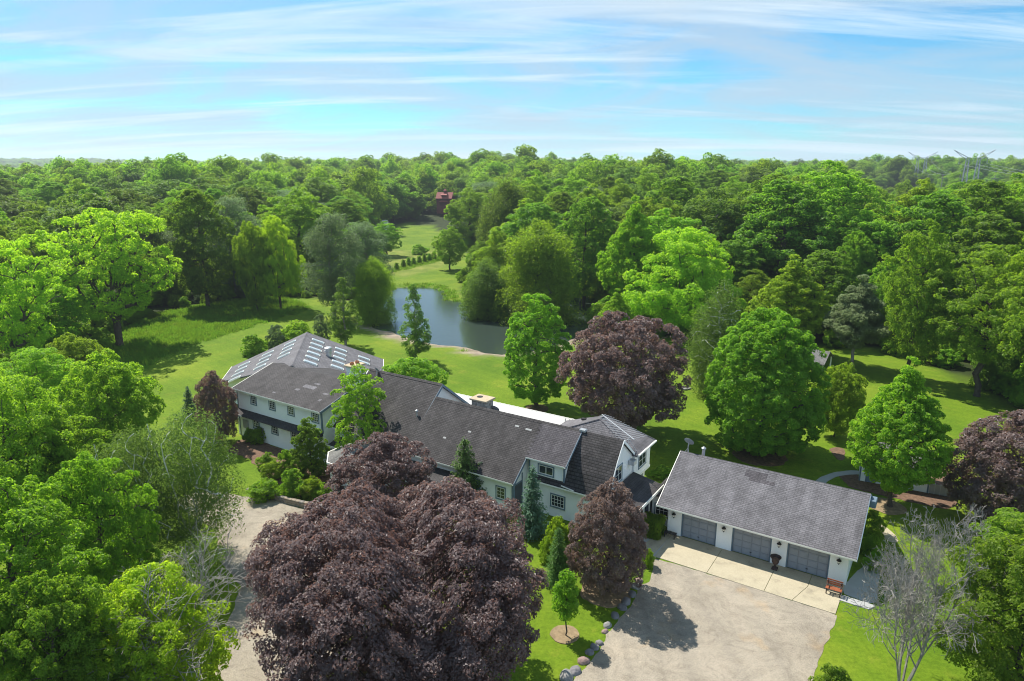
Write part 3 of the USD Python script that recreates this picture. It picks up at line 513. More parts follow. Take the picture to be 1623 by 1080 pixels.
def gutter(parent, x0, x1, y, z, m=None):
    g = [(y-.13, z+.05), (y-.13, z-.06), (y-.09, z-.10), (y, z-.10), (y, z-.085), (y-.085, z-.085), (y-.115, z-.05), (y-.115, z+.05)]
    return put('gutter', ext_x(g, x0, x1), m or trimw, parent)
def rake_board(parent, line, x, m, w=.22, th=.05):
    return put('rake_board', ext_x([(y, z+.004) for y, z in line] + [(y, z-w) for y, z in reversed(line)], x, x+th), m, parent)
def downpipe(parent, x, y, z0, z1):
    return put('downpipe', cat_mesh([tube([(x, y-.25, z1), (x, y-.06, z1-.3), (x, y-.06, z0+.15), (x, y-.3, z0+.05)], .04, 6)]), trimw, parent)

house = thing('house', 'long white house with dark shingle roofs, dormer and skylit pool wing', 'house', HO, HR)
# --- left wing
put('wall', ext_x([(-5.3, 0), (4.4, 0), (4.4, 5.35), (-.4, 6.65), (-5.3, 5.3)], -45.9, -32.9), white, house)
A = [(-5.75, 5.44), (-.4, 6.90), (4.9, 5.45)]
put('roof', strip_x(A, .16, -46.05, -32.6), roof_dark, house)
gutter(house, -46.05, -32.6, -5.76, 5.43)
put('fascia', box(-46.03, -32.62, -5.745, -5.70, 5.16, 5.32), trimw, house)
rake_board(house, A[:2], -32.6, trimb, .26); rake_board(house, A[:2], -46.10, trimw, .2)
downpipe(house, -33.05, -5.3, 3.2, 5.35)
put('corner_board', box(-33.02, -32.88, -5.34, -5.2, 3.0, 5.2), trimb, house); put('corner_board', box(-45.95, -45.82, -5.34, -5.2, 0, 5.2), trimb, house)
put('pent_roof', ext_x([(-5.29, 3.12), (-6.2, 2.82), (-6.2, 2.72), (-5.29, 2.72)], -46.0, -32.9), roof_dark, house)
put('pent_fascia', box(-46.0, -44.2, -6.25, -6.203, 2.70, 2.86), trimw, house)
for x0 in (-43.7, -40.72, -37.85, -34.3): front_window(house, x0+.10, x0+.92, -5.3, 4.05, 5.05, 3, 4)
for x0 in (-43.66, -40.7, -37.68): front_window(house, x0+.12, x0+1.0, -5.3, 1.42, 2.55, 3, 4)
put('wall_hatch', cat_mesh([bbox(-45.35, -44.4, -5.36, -5.304, 1.0, 1.95)]), concrete_grey, house); put('wall_hatch', bbox(-42.4, -41.9, -5.38, -5.304, 1.0, 1.65), concrete_grey, house)
put('wall', box(-46.4, -45.92, -5.2, 2.0, 0, 2.6), white, house)
# --- skylit pool wing, turned against the rest
ph = math.radians(10.6)
pool = thing('pool_wing', 'grey low-pitched pool wing of the house with rows of white skylights', 'house', (0, 0, 0), 10.6)
def pslab(x0, z0, x1, z1, y0, y1, th=.16):
    return ext_y([(x0, z0), (x1, z1), (x1, z1-th), (x0, z0-th)], y0, y1)
slope = (7.0 - 2.8) / 9.7
ang = math.radians(HR); bx, by = math.sin(math.radians(33.1)), math.cos(math.radians(33.1))
def clip_local(m, y_local):
    """cut off what lies in front of the line y = y_local of the house frame (m is in the pool frame)"""
    t = trimesh.Trimesh(*m, process=True)
    c, s_ = math.cos(ph), math.sin(ph)
    n = np.array([bx * c + by * s_, -bx * s_ + by * c, 0.0])          # the house's back direction in the pool frame
    o = np.array(HO[:2]) + y_local * np.array([bx, by]); o = np.array([o[0] * c + o[1] * s_, -o[0] * s_ + o[1] * c, 0])
    r = trimesh.intersections.slice_mesh_plane(t, n, o, cap=True, engine='earcut')
    return tm(r)
lslab, rslab = pslab(-20.15, 2.8, -10.44, 7.0, 58, 90.6), pslab(-10.44, 7.0, -.75, 2.8, 58, 90.6)
put('roof', clip_local(lslab, -.15), roof_pool, pool); put('roof', clip_local(rslab, -.15), roof_pool, pool)
put('wall', clip_local(ext_y([(-19.7, 0), (-1.2, 0), (-1.2, 2.75), (-10.44, 6.75), (-19.7, 2.75)], 60, 90.1), .6), white, pool)
put('ridge_cap', clip_local(ext_y([(-10.62, 6.93), (-10.44, 7.035), (-10.26, 6.93)], 60, 90.6), 0), roof_pool, pool)
put('rake_board', pslab(-.80, 2.83, -.70, 2.79, 76, 90.62, .18), trimw, pool)
put('eave_board', clip_local(pslab(-20.22, 2.80, -20.14, 2.83, 58, 90.62, .18), 0), trimw, pool)
def skylight(x0, y, side):
    L, Wd = 1.45, .62
    def pt(xx, h): return xx, 7.0 - slope * abs(xx + 10.44) + h
    x1 = x0 + L * side
    a, b = min(x0, x1), max(x0, x1)
    lo = [pt(a, -.02), pt(b, -.02), pt(b, .12), pt(a, .12)]
    s = put('skylight', ext_y(lo, y, y + Wd), trimw, pool)
    hi = [pt(a + .05, .121), pt(b - .05, .121), pt(b - .14, .17), pt(a + .14, .17)]
    put('dome', ext_y(hi, y + .05, y + Wd - .05), skyglass, s)
for col, x0 in enumerate((-9.55, -6.75, -3.9)):
    for k in range(6 if col < 2 else 2):
        yy = 87.55 - k * 2.02 - (.0, .25, .4)[col]
        skylight(x0, yy, 1)
for col, x0 in enumerate((-11.55, -14.35, -17.3)):
    for k in range((4, 4, 4)[col]): skylight(x0, 87.6 - k * 2.05 - col * .1, -1)
v = put('roof_vent', shift(lathe([(.0, -.6), (.34, -.6), (.34, .55), (.45, .55), (.45, .68), (.36, .70), (.36, .86), (.45, .88), (.45, 1.05), (.30, 1.12), (0, 1.14)], 16), (-7.25, 83.3, 5.6)), metal, pool)
# --- middle section with the tall gable
C = [(-4.3, 3.46), (1.1, 8.05), (6.45, 3.9)]
put('wall', ext_x([(-3.95, 0), (6.0, 0), (6.0, 4.1), (1.1, 7.80), (-3.95, 3.5)], -32.88, -23.4), white, house)
put('roof', strip_x(C, .17, -32.58, -23.1), roof_dark, house)
rake_board(house, C[:2], -23.1, trimb, .28); rake_board(house, C[1:], -23.1, trimb, .28)
put('ridge_cap', ext_x([(.9, 7.93), (1.1, 8.085), (1.3, 7.95)], -32.58, -23.1), roof_dark, house)
gutter(house, -32.58, -23.1, -4.31, 3.45)
put('entry_roof', ext_x([(-3.94, 2.45), (-5.45, 2.05), (-5.45, 1.93), (-3.94, 1.93)], -32.2, -27.2), roof_dark, house)
put('entry_fascia', box(-32.2, -27.2, -5.51, -5.453, 1.91, 2.08), trimw, house)
front_window(house, -31.35, -30.6, -3.95, 2.62, 3.12, 2, 2); front_window(house, -29.6, -28.8, -3.95, 2.62, 3.12, 2, 2)
d = put('door', bbox(-31.2, -30.2, -4.02, -3.955, .05, 1.9), trimb, house); put('handle', shift(tm(trimesh.creation.icosphere(1, .04)), (-30.32, -4.05, .95)), metal, d)
# bay porch with a low eight-sided roof
oc = np.array([-26.5, -6.8]); R8 = 2.73 / math.cos(math.pi / 8)
o8 = [(oc[0] + R8 * math.cos(math.pi/8 + k*math.pi/4), oc[1] + R8 * math.sin(math.pi/8 + k*math.pi/4)) for k in range(8)]
def o8s(f): return [(oc[0] + (x - oc[0]) * f, oc[1] + (y - oc[1]) * f) for x, y in o8]
vv = np.array([(x, y, 2.95) for x, y in o8] + [(oc[0], oc[1], 4.0)] + [(x, y, 2.80) for x, y in o8])
ff = [(k, (k+1) % 8, 8) for k in range(8)] + [(9+k, 9+(k+1) % 8, k) for k in range(8)] + [(9+(k+1) % 8, (k+1) % 8, k) for k in range(8)] + [(9, 9+k+1, 9+k) for k in range(1, 7)]
put('porch_roof', (vv, np.array(ff)), roof_small, house)
ring = trimesh.creation.extrude_polygon(Polygon(o8s(1.02)).difference(Polygon(o8s(.985))), .2, engine='earcut'); ring.apply_translation((0, 0, 2.76))
put('porch_fascia', tm(ring), trimw, house)
put('porch_wall', ext_z(o8s(.86), 0, .9), white, house)
for k in range(8):
    x, y = o8s(.9)[k]; put('porch_post', bbox(x-.08, x+.08, y-.08, y+.08, 0, 2.8), trimw, house)
put('porch_ceiling', ext_z(o8s(.9), 2.6, 2.74), white, house)
# white painted chimney and its cap
ch = put('chimney', bbox(-32.5, -31.5, -2.2, -.8, 3.5, 9.1, .03), chim_white, house)
put('cap', bbox(-32.66, -31.34, -2.36, -.64, 9.1, 9.25, .04), cap_stone, ch)
for yy in (-1.85, -1.15): put('flue', shift(lathe([(.0, 0), (.2, 0), (.2, .24), (.15, .24), (.15, .05), (0, .05)], 14), (-32.0, yy, 9.25)), clay, ch)
# --- long lower section, its roof carried on over the dormer
D = [(-4.76, 3.28), (0, 7.1), (5.1, 3.1)]
DZ = lambda y: 7.1 + .8025 * y
put('wall', ext_x([(-4.35, 0), (-4.35, 3.3), (0, 6.82), (5.0, 2.9), (5.0, 0)], -23.38, -11.6), white, house)
put('roof', strip_x(D, .16, -23.05, -11.30), roof_dark, house)
put('ridge_cap', ext_x([(-.2, 6.97), (0, 7.135), (.2, 6.97)], -23.05, -7.62), roof_dark, house)
gutter(house, -23.05, -11.30, -4.77, 3.27); downpipe(house, -11.75, -4.35, 0, 3.2)
rake_board(house, [(-4.76, 3.28), (-2.76, DZ(-2.76))], -11.30, trimb, .30)
put('corner_board', box(-11.72, -11.56, -4.39, -4.25, 0, 3.1), trimb, house)
w = put('glass_door', cat_mesh([bbox(-11.596, -11.54, -4.25, -4.12, .1, 3.0), bbox(-11.596, -11.54, -3.05, -2.92, .1, 3.5), bbox(-11.596, -11.54, -4.12, -3.05, 2.75, 2.88), bbox(-11.596, -11.54, -4.12, -3.05, .1, .22)]), trimb, house)
put('pane', box(-11.59, -11.57, -4.12, -3.05, .22, 2.75), glass, w)
front_window(house, -15.9, -15.0, -4.35, 1.4, 2.4, 2, 3); front_window(house, -13.2, -12.4, -4.35, 1.4, 2.4, 2, 3); front_window(house, -20.6, -19.5, -4.35, 1.2, 2.4, 3, 3)
put('low_roof', ext_x([(-4.36, 2.5), (-6.6, 2.0), (-6.6, 1.88), (-4.36, 1.88)], -22.6, -17.0), roof_dark, house)
# dormer
DR = [(-2.78, DZ(-2.78)), (0, 7.1)]
put('dormer_roof', strip_x([(a, b + .03) for a, b in DR], .14, -11.26, -7.65), roof_dormer, house)
put('dormer_wall', ext_x([(-2.42, 2.6), (-2.42, DZ(-2.42) - .12), (-.05, DZ(-.05) - .12), (-.05, 2.6)], -11.28, -7.9), white, house)
rake_board(house, [(a, b + .03) for a, b in DR], -7.65, trimb, .22)
gutter(house, -11.3, -7.65, -2.79, DZ(-2.78) + .02); downpipe(house, -8.05, -2.42, 3.55, DZ(-2.78) - .05)
put('corner_board', box(-8.02, -7.88, -2.46, -2.34, 3.2, 4.7), trimb, house); put('corner_board', box(-11.27, -11.15, -2.46, -2.34, 3.2, 4.7), trimb, house)
front_window(house, -10.3, -8.95, -2.42, 3.62, 4.35, 2, 1, .10, wide=True)
put('gutter_outlet', tube([(-8.05, -2.7, 3.15), (-6.9, -2.75, 3.02)], .05, 6), trimw, house)
put('ridge_vent', bbox(-7.85, -7.3, -.18, .22, 7.0, 7.22, .03), metal, house)
# right end with the curved roof
E_ = [(-2.62, 2.95), (-2.35, 3.55), (-1.9, 4.5), (-1.25, 5.55), (-.6, 6.4), (0, 7.08), (2.6, 4.9)]
EW = [(-2.3, 0), (-2.3, 3.2), (-1.75, 4.45), (-1.1, 5.5), (-.5, 6.25), (0, 6.85), (2.4, 4.85), (2.4, 0)]
put('wall', ext_x(EW, -11.62, -4.15), white, house)
put('roof', strip_x(E_, .15, -11.24, -3.95), roof_dark, house)
put('rake_board', ext_x([(y, z + .004) for y, z in E_] + [(y, z - .24) for y, z in reversed(E_)], -3.95, -3.90), white, house)
gutter(house, -11.24, -3.95, -2.63, 2.93)
front_window(house, -9.15, -7.95, -2.3, .95, 1.95, 4, 3)
side_window(house, -4.15, -1.05, .25, 3.6, 4.9, 2, 2)
put('gable_vent', bbox(-4.14, -3.62, 1.45, 2.05, 4.35, 4.75, .03), metal, house)
# rear hipped block
put('wall', box(-12.0, -4.25, 2.42, 5.5, 0, 2.62), white, house)
put('wall', box(-12.1, -3.98, 2.45, 5.85, 2.622, 5.0), white, house)
put('jetty_board', box(-12.15, -3.93, 2.47, 5.9, 2.55, 2.70), trimw, house)
hv = np.array([(-12.4, 2.2, 5.0), (-3.65, 2.2, 5.0), (-3.65, 6.15, 5.0), (-12.4, 6.15, 5.0), (-8.0, 4.0, 6.72), (-8.0, 5.1, 6.72),
               (-12.4, 2.2, 4.86), (-3.65, 2.2, 4.86), (-3.65, 6.15, 4.86), (-12.4, 6.15, 4.86)])
put('hip_roof', (hv, np.array([(0,1,4),(1,2,5),(1,5,4),(2,3,5),(3,0,4),(3,4,5),(0,6,7),(0,7,1),(1,7,8),(1,8,2),(2,8,9),(2,9,3),(3,9,6),(3,6,0),(6,8,7),(6,9,8)])), roof_grey, house)
gutter_r = put('gutter', ext_y([(-3.64, 5.03), (-3.52, 5.03), (-3.52, 4.9), (-3.64, 4.86)], 2.2, 6.15), trimw, house)
for a, b in (((-12.4, 2.2, 5.0), (-8.0, 4.0, 6.72)), ((-3.65, 2.2, 5.0), (-8.0, 4.0, 6.72)), ((-3.65, 6.15, 5.0), (-8.0, 5.1, 6.72)), ((-8.0, 4.0, 6.72), (-8.0, 5.1, 6.72))):
    put('hip_cap', tube([a, b], .07, 6), roof_grey, house)
side_window(house, -3.98, 3.35, 4.85, 3.35, 4.5, 2, 2); side_window(house, -4.25, 4.1, 5.0, 1.2, 2.1, 2, 2)
put('roof_vent', shift(bbox(-.22, .22, -.15, .15, 0, .16), (-10.0, 4.9, 5.95)), black, house)
# flat white roof at the back
put('flat_roof', box(-31.5, -13.35, 5.12, 11.3, 2.86, 3.0), membrane, house)
put('flat_roof_edge', cat_mesh([box(-31.55, -13.3, 11.3, 11.38, 2.78, 3.06), box(-13.35, -13.27, 5.12, 11.3, 2.78, 3.06)]), trimw, house)
put('wall', box(-31.2, -13.6, 5.2, 10.9, 0, 2.84), white, house)
for x in (-14.2, -13.75): put('vent_pipe', shift(lathe([(0, 0), (.08, 0), (.08, .85), (0, .86)], 8), (x, 9.2, 3.0)), metal, house)
sc = put('chimney', bbox(-20.05, -18.4, 1.5, 2.75, 2.5, 6.95, .05), chim_stone, house)
put('cap', bbox(-20.2, -18.25, 1.35, 2.9, 6.95, 7.12, .03), cap_stone, sc); put('flue', shift(lathe([(0, 0), (.28, 0), (.28, .03), (.24, .035), (.24, .01), (0, .01)], 16), (-19.55, 2.2, 7.12)), black, sc)
put('vent_pipe', cat_mesh([shift(lathe([(0, -.3), (.06, -.3), (.06, .4), (.13, .45), (.13, .6), (0, .68)], 10), (-23.9, -1.8, 5.55))]), metal, house)
# breezeway and the link to the garage
br = [(-4.0, 3.42), (-1.38, 2.92), (-1.38, 2.76), (-4.0, 3.26)]
put('breezeway_roof', ext_y(br, -3.2, 2.38), roof_dark, house)
put('breezeway_fascia', cat_mesh([box(-1.375, -1.32, -3.22, 2.38, 2.72, 2.96)]), trimw, house)
put('breezeway_wall', cat_mesh([box(-4.1, -1.8, 1.9, 2.3, 0, 2.8), box(-1.95, -1.8, -2.7, 1.9, 0, .5), box(-4.1, -1.8, -2.8, -2.7, 0, .5)]), white, house)
for y in (-2.75, -1.6, -.45, .7, 1.8): put('breezeway_post', bbox(-1.95, -1.80, y-.06, y+.06, .5, 2.84), trimw, house)
for a, b in ((-2.69, -1.66), (-1.54, -.51), (-.39, .64), (.76, 1.74)): put('breezeway_pane', box(-1.89, -1.87, a, b, .5, 2.8), glass, house)
put('link_wall', box(-1.8, -.12, 1.2, 4.2, 0, 2.5), white, house); put('link_roof', ext_y([(-1.8, 2.55), (-.1, 2.55), (-.1, 2.68), (-1.8, 2.68)], .9, 4.4), roof_dark, house)
front_window(house, -1.5, -.4, 1.2, .85, 1.75, 3, 2, .08)

# --- garage
gar = thing('garage', 'white three-door garage with a worn grey shingle roof', 'garage', HO, HR)
G = [(-.32, 2.50), (4.62, 5.22), (9.56, 2.50)]
piers = [(-.1, .98), (3.72, 4.87), (7.71, 8.78), (11.59, 12.75)]
for a, b in piers: put('pier', box(a, b, .3, .9, 0, 2.62), white, gar)
put('lintel', box(.98, 11.59, .34, .9, 2.30, 2.62), white, gar)
put('wall', cat_mesh([ext_x([(.9, 0), (9.0, 0), (9.0, 2.6), (4.62, 5.0), (.9, 2.95)], -.1, .05), ext_x([(.9, 0), (9.0, 0), (9.0, 2.6), (4.62, 5.0), (.9, 2.95)], 12.6, 12.75), box(.05, 12.6, 8.85, 9.0, 0, 2.6)]), white, gar)
put('roof', strip_x(G, .16, -.85, 13.26), roof_grey, gar)
put('ridge_cap', ext_x([(4.45, 5.13), (4.62, 5.26), (4.79, 5.13)], -.86, 13.27), roof_grey, gar)
gutter(gar, -.87, 13.28, -.33, 2.49)
for x in (-.90, 13.25): rake_board(gar, G[:2], x, trimw if x < 0 else trimb, .2); rake_board(gar, G[1:], x, trimw if x < 0 else trimb, .2)
put('soffit', box(-.85, 13.26, -.3, .3, 2.33, 2.36), trimw, gar)
put('end_vent', bbox(13.1, 13.7, 4.2, 5.1, 4.35, 4.9, .04), trimb, gar)
for a, b in ((.98, 3.72), (4.87, 7.71), (8.78, 11.59)):
    put('door_frame', cat_mesh([bbox(a, a+.09, .33, .5, 0, 2.3), bbox(b-.09, b, .33, .5, 0, 2.3), bbox(a+.09, b-.09, .33, .5, 2.2, 2.3)]), trimb, gar)
    d = put('garage_door', box(a+.09, b-.09, .46, .52, .015, 2.2), doorg, gar)
    xs_ = np.linspace(a+.09, b-.09, 5); zs_ = np.linspace(.015, 2.2, 5)
    for p in range(4):
        for r in range(4):
            x0, x1, z0, z1 = xs_[p]+.03, xs_[p+1]-.03, zs_[r]+.022, zs_[r+1]-.022
            m_ = cat_mesh([bbox(x0, x1, .435, .461, z0, z1, .02), bbox(x0+.07, x1-.07, .420, .4352, z0+.06, z1-.06, .012)])
            put('panel', m_, doorm, d)
    put('handle', bbox((a+b)/2-.07, (a+b)/2+.07, .40, .42, .32, .37, .01), black, d)
for x in (.40, 4.28, 8.24, 12.17):
    l_ = put('wall_lantern', cat_mesh([bbox(x-.05, x+.05, .27, .3, 1.55, 1.85), tube([(x, .28, 1.85), (x, .2, 1.98), (x, .13, 1.97)], .018, 6)]), black, gar)
    put('lantern_cap', shift(lathe([(0, .10), (.03, .06), (.06, .03), (.17, -.06), (.17, -.09), (0, -.09)], 8), (x, .13, 1.90)), black, l_)
    put('lantern_glass', shift(lathe([(0, .17), (.11, .17), (.075, .02), (0, .02)], 8), (x, .13, 1.62)), lamp_glass, l_)
    put('lantern_base', shift(lathe([(0, .06), (.085, .05), (.085, .02), (.03, -.06), (0, -.12)], 8), (x, .13, 1.60)), black, l_)
GZ = lambda y: 2.50 + (y + .32) * 2.72 / 4.94
def patch(parent, line, x0, x1, mat_, name='roof_patch'):
    return put(name, ext_x([(y, z + .012) for y, z in line] + [(y, z - .02) for y, z in reversed(line)], x0, x1), mat_, parent)
patch(gar, [(3.75, GZ(3.75)), (4.3, GZ(4.3))], 4.6, 6.2, roof_dormer); patch(gar, [(3.45, GZ(3.45)), (3.75, GZ(3.75))], 5.0, 6.9, roof_dormer)
AZ = lambda y: 5.44 + (y + 5.75) * 1.46 / 5.35
for y, h_, x0, x1 in ((-3.0, .5, -38.2, -36.5), (-2.2, .28, -37.4, -36.6), (-3.7, .3, -38.6, -38.0), (-3.3, .25, -34.9, -34.2), (-4.4, .35, -34.4, -34.1), (-4.9, .2, -40.6, -40.2)): patch(house, [(y, AZ(y)), (y + h_, AZ(y + h_))], x0, x1, roof_grey)
for k in range(9):
    y = -2.75 + k * .3; patch(house, [(y, DZ(y) + .002), (y + .15, DZ(y + .15) + .002)], -11.48, -11.26, roof_dormer)
for y, x0, x1 in ((-.9, -12.6, -12.0), (-.85, -13.7, -13.3), (-2.1, -17.8, -17.5), (-3.0, -19.9, -19.6)): patch(house, [(y, DZ(y)), (y + .12, DZ(y + .12))], x0, x1, concrete_grey)
# concrete apron, slab by slab
ap = UsdGeom.Xform.Define(stage, '/World/concrete_apron'); ap.AddTranslateOp().Set(Gf.Vec3d(*HO)); ap.AddRotateZOp().Set(HR)
tag(ap, 'pale concrete apron of jointed slabs before the garage doors', 'pavement', kind='structure')
for a, b in (([(-1.0, -2.3), (.2, -3.5), (.3, -.9), (.3, .34), (-.35, .34)], 0), ([(.32, -3.5), (4.25, -3.5), (4.25, .34), (.32, .34)], 1), ([(4.27, -3.5), (8.19, -3.5), (8.19, .34), (4.27, .34)], 2), ([(8.21, -3.5), (10.0, -3.5), (10.58, -1.3), (10.58, .34), (8.21, .34)], 3), ([(10.02, -3.5), (12.68, -3.5), (12.72, .34), (10.60, .34), (10.60, -1.3)], 4)):
    put('slab', ext_z(Polygon(a).buffer(-.008), -.05, .045), concrete, ap)

# ---------------------------------------------------------------- small things on and by the buildings (house frame -> world)
ca, sa = math.cos(math.radians(HR)), math.sin(math.radians(HR))
def W(x, y, z=0.0): return (HO[0] + x*ca - y*sa, HO[1] + x*sa + y*ca, z)
def dish(label, loc, rz, tilt=35, s=1.0):
    t = thing('satellite_dish', label, 'satellite dish', loc, rz, (s, s, s))
    a = np.linspace(0, .38, 7); prof = [(r, .55*r*r) for r in a] + [(.38, .07), (.0, -.015)]
    m = lathe(prof, 22); c, s_ = math.cos(math.radians(90 - tilt)), math.sin(math.radians(90 - tilt))
    Rx = np.array([[1, 0, 0], [0, c, -s_], [0, s_, c]])
    put('reflector', (m[0] @ Rx.T + np.array([0, -.06, .95]), m[1]), dishm, t)
    put('mast', cat_mesh([tube([(0, 0, 0), (0, 0, .7), (0, -.03, .95)], .03, 8), tube([(-.3, .3, -.1), (0, 0, .5)], .015, 6), tube([(.3, .3, -.1), (0, 0, .5)], .015, 6)]), metal, t)
    put('feed_arm', cat_mesh([tube([(0, -.05, .65), (0, -.55, .85)], .015, 6), shift(tm(trimesh.creation.icosphere(1, .05)), (0, -.57, .88))]), metal, t)
    return t
dish('grey satellite dish on a mast behind the long roof', W(-18.05, 2.4, 5.0), 150, 35, 1.15)
dish('grey satellite dish above the left end of the garage ridge', W(-.35, 4.9, 4.95), 140, 35, 1.1)
dish('pale satellite dish beside the white painted chimney', W(-31.2, .6, 7.35), 130, 35, .9)
t = thing('flue_pipe', 'galvanised flue pipe behind the garage ridge', 'flue pipe', W(.75, 5.6, 4.5))
put('pipe', lathe([(0, 0), (.13, 0), (.13, .95), (0, .95)], 14), metal, t); put('rain_cap', lathe([(0, .93), (.19, .93), (.19, 1.0), (.06, 1.1), (0, 1.1)], 14), metal, t)
# roof aerial
t = thing('roof_aerial', 'large old television aerial lying low over the hipped roof', 'aerial', (0, 0, 0))
p0, p1 = np.array(W(-8.1, 4.6, 6.95)), np.array(W(-4.0, 2.2, 6.35)); bd = (p1 - p0) / np.linalg.norm(p1 - p0)
side = np.cross(bd, [0, 0, 1]); side /= np.linalg.norm(side)
alum = mat_simple('aluminium', (.62, .62, .62), .35, .5, .05, metallic=.4)
put('boom', tube([p0, p1], .035, 6), alum, t)
for k in range(17):
    c = p0 + (p1 - p0) * (.03 + .94 * k / 16); L = .35 + 1.05 * (k / 16) ** .8
    put('element', tube([c - side * L + np.array([0, 0, .04]), c, c + side * L + np.array([0, 0, .04])], .013, 5), alum, t)
put('mast', cat_mesh([tube([W(-4.6, 2.2, 4.6), W(-4.6, 2.55, 6.45)], .03, 6), tube([W(-5.4, 1.7, 5.5), W(-4.6, 2.5, 6.2)], .018, 6), tube([W(-3.95, 2.8, 5.05), W(-4.6, 2.5, 6.2)], .018, 6)]), alum, t)
# urn, benches
t = thing('garden_urn', 'dark brown iron urn on a foot before the second garage pier from the right', 'urn', W(8.2, -.38, .05), HR)
put('pedestal', cat_mesh([bbox(-.2, .2, -.2, .2, 0, .12, .02)]), rust, t)
put('bowl', lathe([(0, .12), (.17, .12), (.15, .18), (.07, .24), (.06, .34), (.10, .40), (.19, .46), (.24, .60), (.25, .74), (.33, .92), (.38, .97), (.38, 1.01), (.33, 1.01), (.22, .80), (0, .76)], 26), rust, t)
put('soil', lathe([(0, .83), (.22, .83), (.2, .78), (0, .78)], 18), mulch, t)
def bench(label, loc, rz, L, m, hgt=.45, back=True, legm=black):
    t = thing('bench', label, 'bench', loc, rz)
    for k in range(4): put('seat_slat', bbox(-L/2, L/2, -.22 + k*.115, -.22 + k*.115 + .09, hgt-.035, hgt, .01), m, t)
    if back:
        for k in range(3): put('back_slat', bbox(-L/2, L/2, .26 + k*.03, .29 + k*.03, hgt + .08 + k*.13, hgt + .19 + k*.13, .01), m, t)
    for s in (-1, 1):
        x = s * (L/2 - .08)
        put('leg', cat_mesh([bbox(x-.035, x+.035, -.24, -.16, 0, hgt-.036, .01), bbox(x-.035, x+.035, .17, .25, 0, hgt + (.4 if back else -.036), .01), bbox(x-.03, x+.03, -.24, .24, hgt-.1, hgt-.037, .01)]), legm, t)
        if back: put('armrest', bbox(x-.04, x+.04, -.26, .3, hgt + .18, hgt + .22, .01), legm, t)
    return t
bench('orange-brown slatted wooden bench at the right garage pier', W(12.2, -1.25, .047), HR, 1.0, redwood, .42, True, rust)
bench('low dark iron bench under the leftmost garage lantern', W(.35, -.25, .047), HR, .95, black, .40, False)
# ---------------------------------------------------------------- trees: trunk with limbs, crown of leaf faces
def leaf_mesh(c, n, size, rng, aspect=.62, fold=.22, along=None, droop=0.0):
    """one folded leaf (two triangles) per centre c with normal n"""
    k = len(c); n = n / (np.linalg.norm(n, axis=1, keepdims=True) + 1e-9)
    t = rng.normal(size=(k, 3)) if along is None else along + rng.normal(size=(k, 3)) * .25
    t[:, 2] -= droop
    t -= (t * n).sum(1, keepdims=True) * n; t /= np.linalg.norm(t, axis=1, keepdims=True) + 1e-9
    b = np.cross(n, t); s = (size * (.65 + .7 * rng.random(k)))[:, None]
    up = n * s * fold
    v = np.stack([c - t * s * .5, c + b * s * aspect * .5 + up, c + t * s * .5, c - b * s * aspect * .5 + up], 1).reshape(-1, 3)
    i = np.arange(k)[:, None] * 4
    return v, np.vstack([i + np.array([[0, 1, 2]]), i + np.array([[0, 2, 3]])])
PROF = {
    'round': lambda t: np.sqrt(np.clip(1 - np.abs(2 * t ** .9 - 1) ** 2.2, 0, 1)),
    'egg': lambda t: np.sqrt(np.clip(1 - np.abs(2 * t ** .62 - 1) ** 2.3, 0, 1)) ,
    'oval': lambda t: np.clip(1 - np.abs(2 * t ** .8 - 1) ** 3.0, 0, 1) ** .6,
    'spread': lambda t: np.clip(1 - np.abs(2 * t ** 1.5 - 1) ** 2.4, 0, 1) ** .5,
    'dome': lambda t: np.sqrt(np.clip(1 - t ** 2.0, 0, 1)) * (.78 + .22 * ss(0, .25, t)),
    'ball': lambda t: np.sqrt(np.clip(1 - np.abs(2 * t ** 1.08 - 1) ** 1.9, 0, 1)),
    'tear': lambda t: np.where(t < .32, (np.clip(t, .01, 1) / .32) ** .45, np.clip(1 - ((t - .32) / .68) ** 1.35, 0, 1)),
    'poplar': lambda t: (.45 + .55 * ss(0, .2, t)) * (1 - t ** 2.2) ** .8,
}
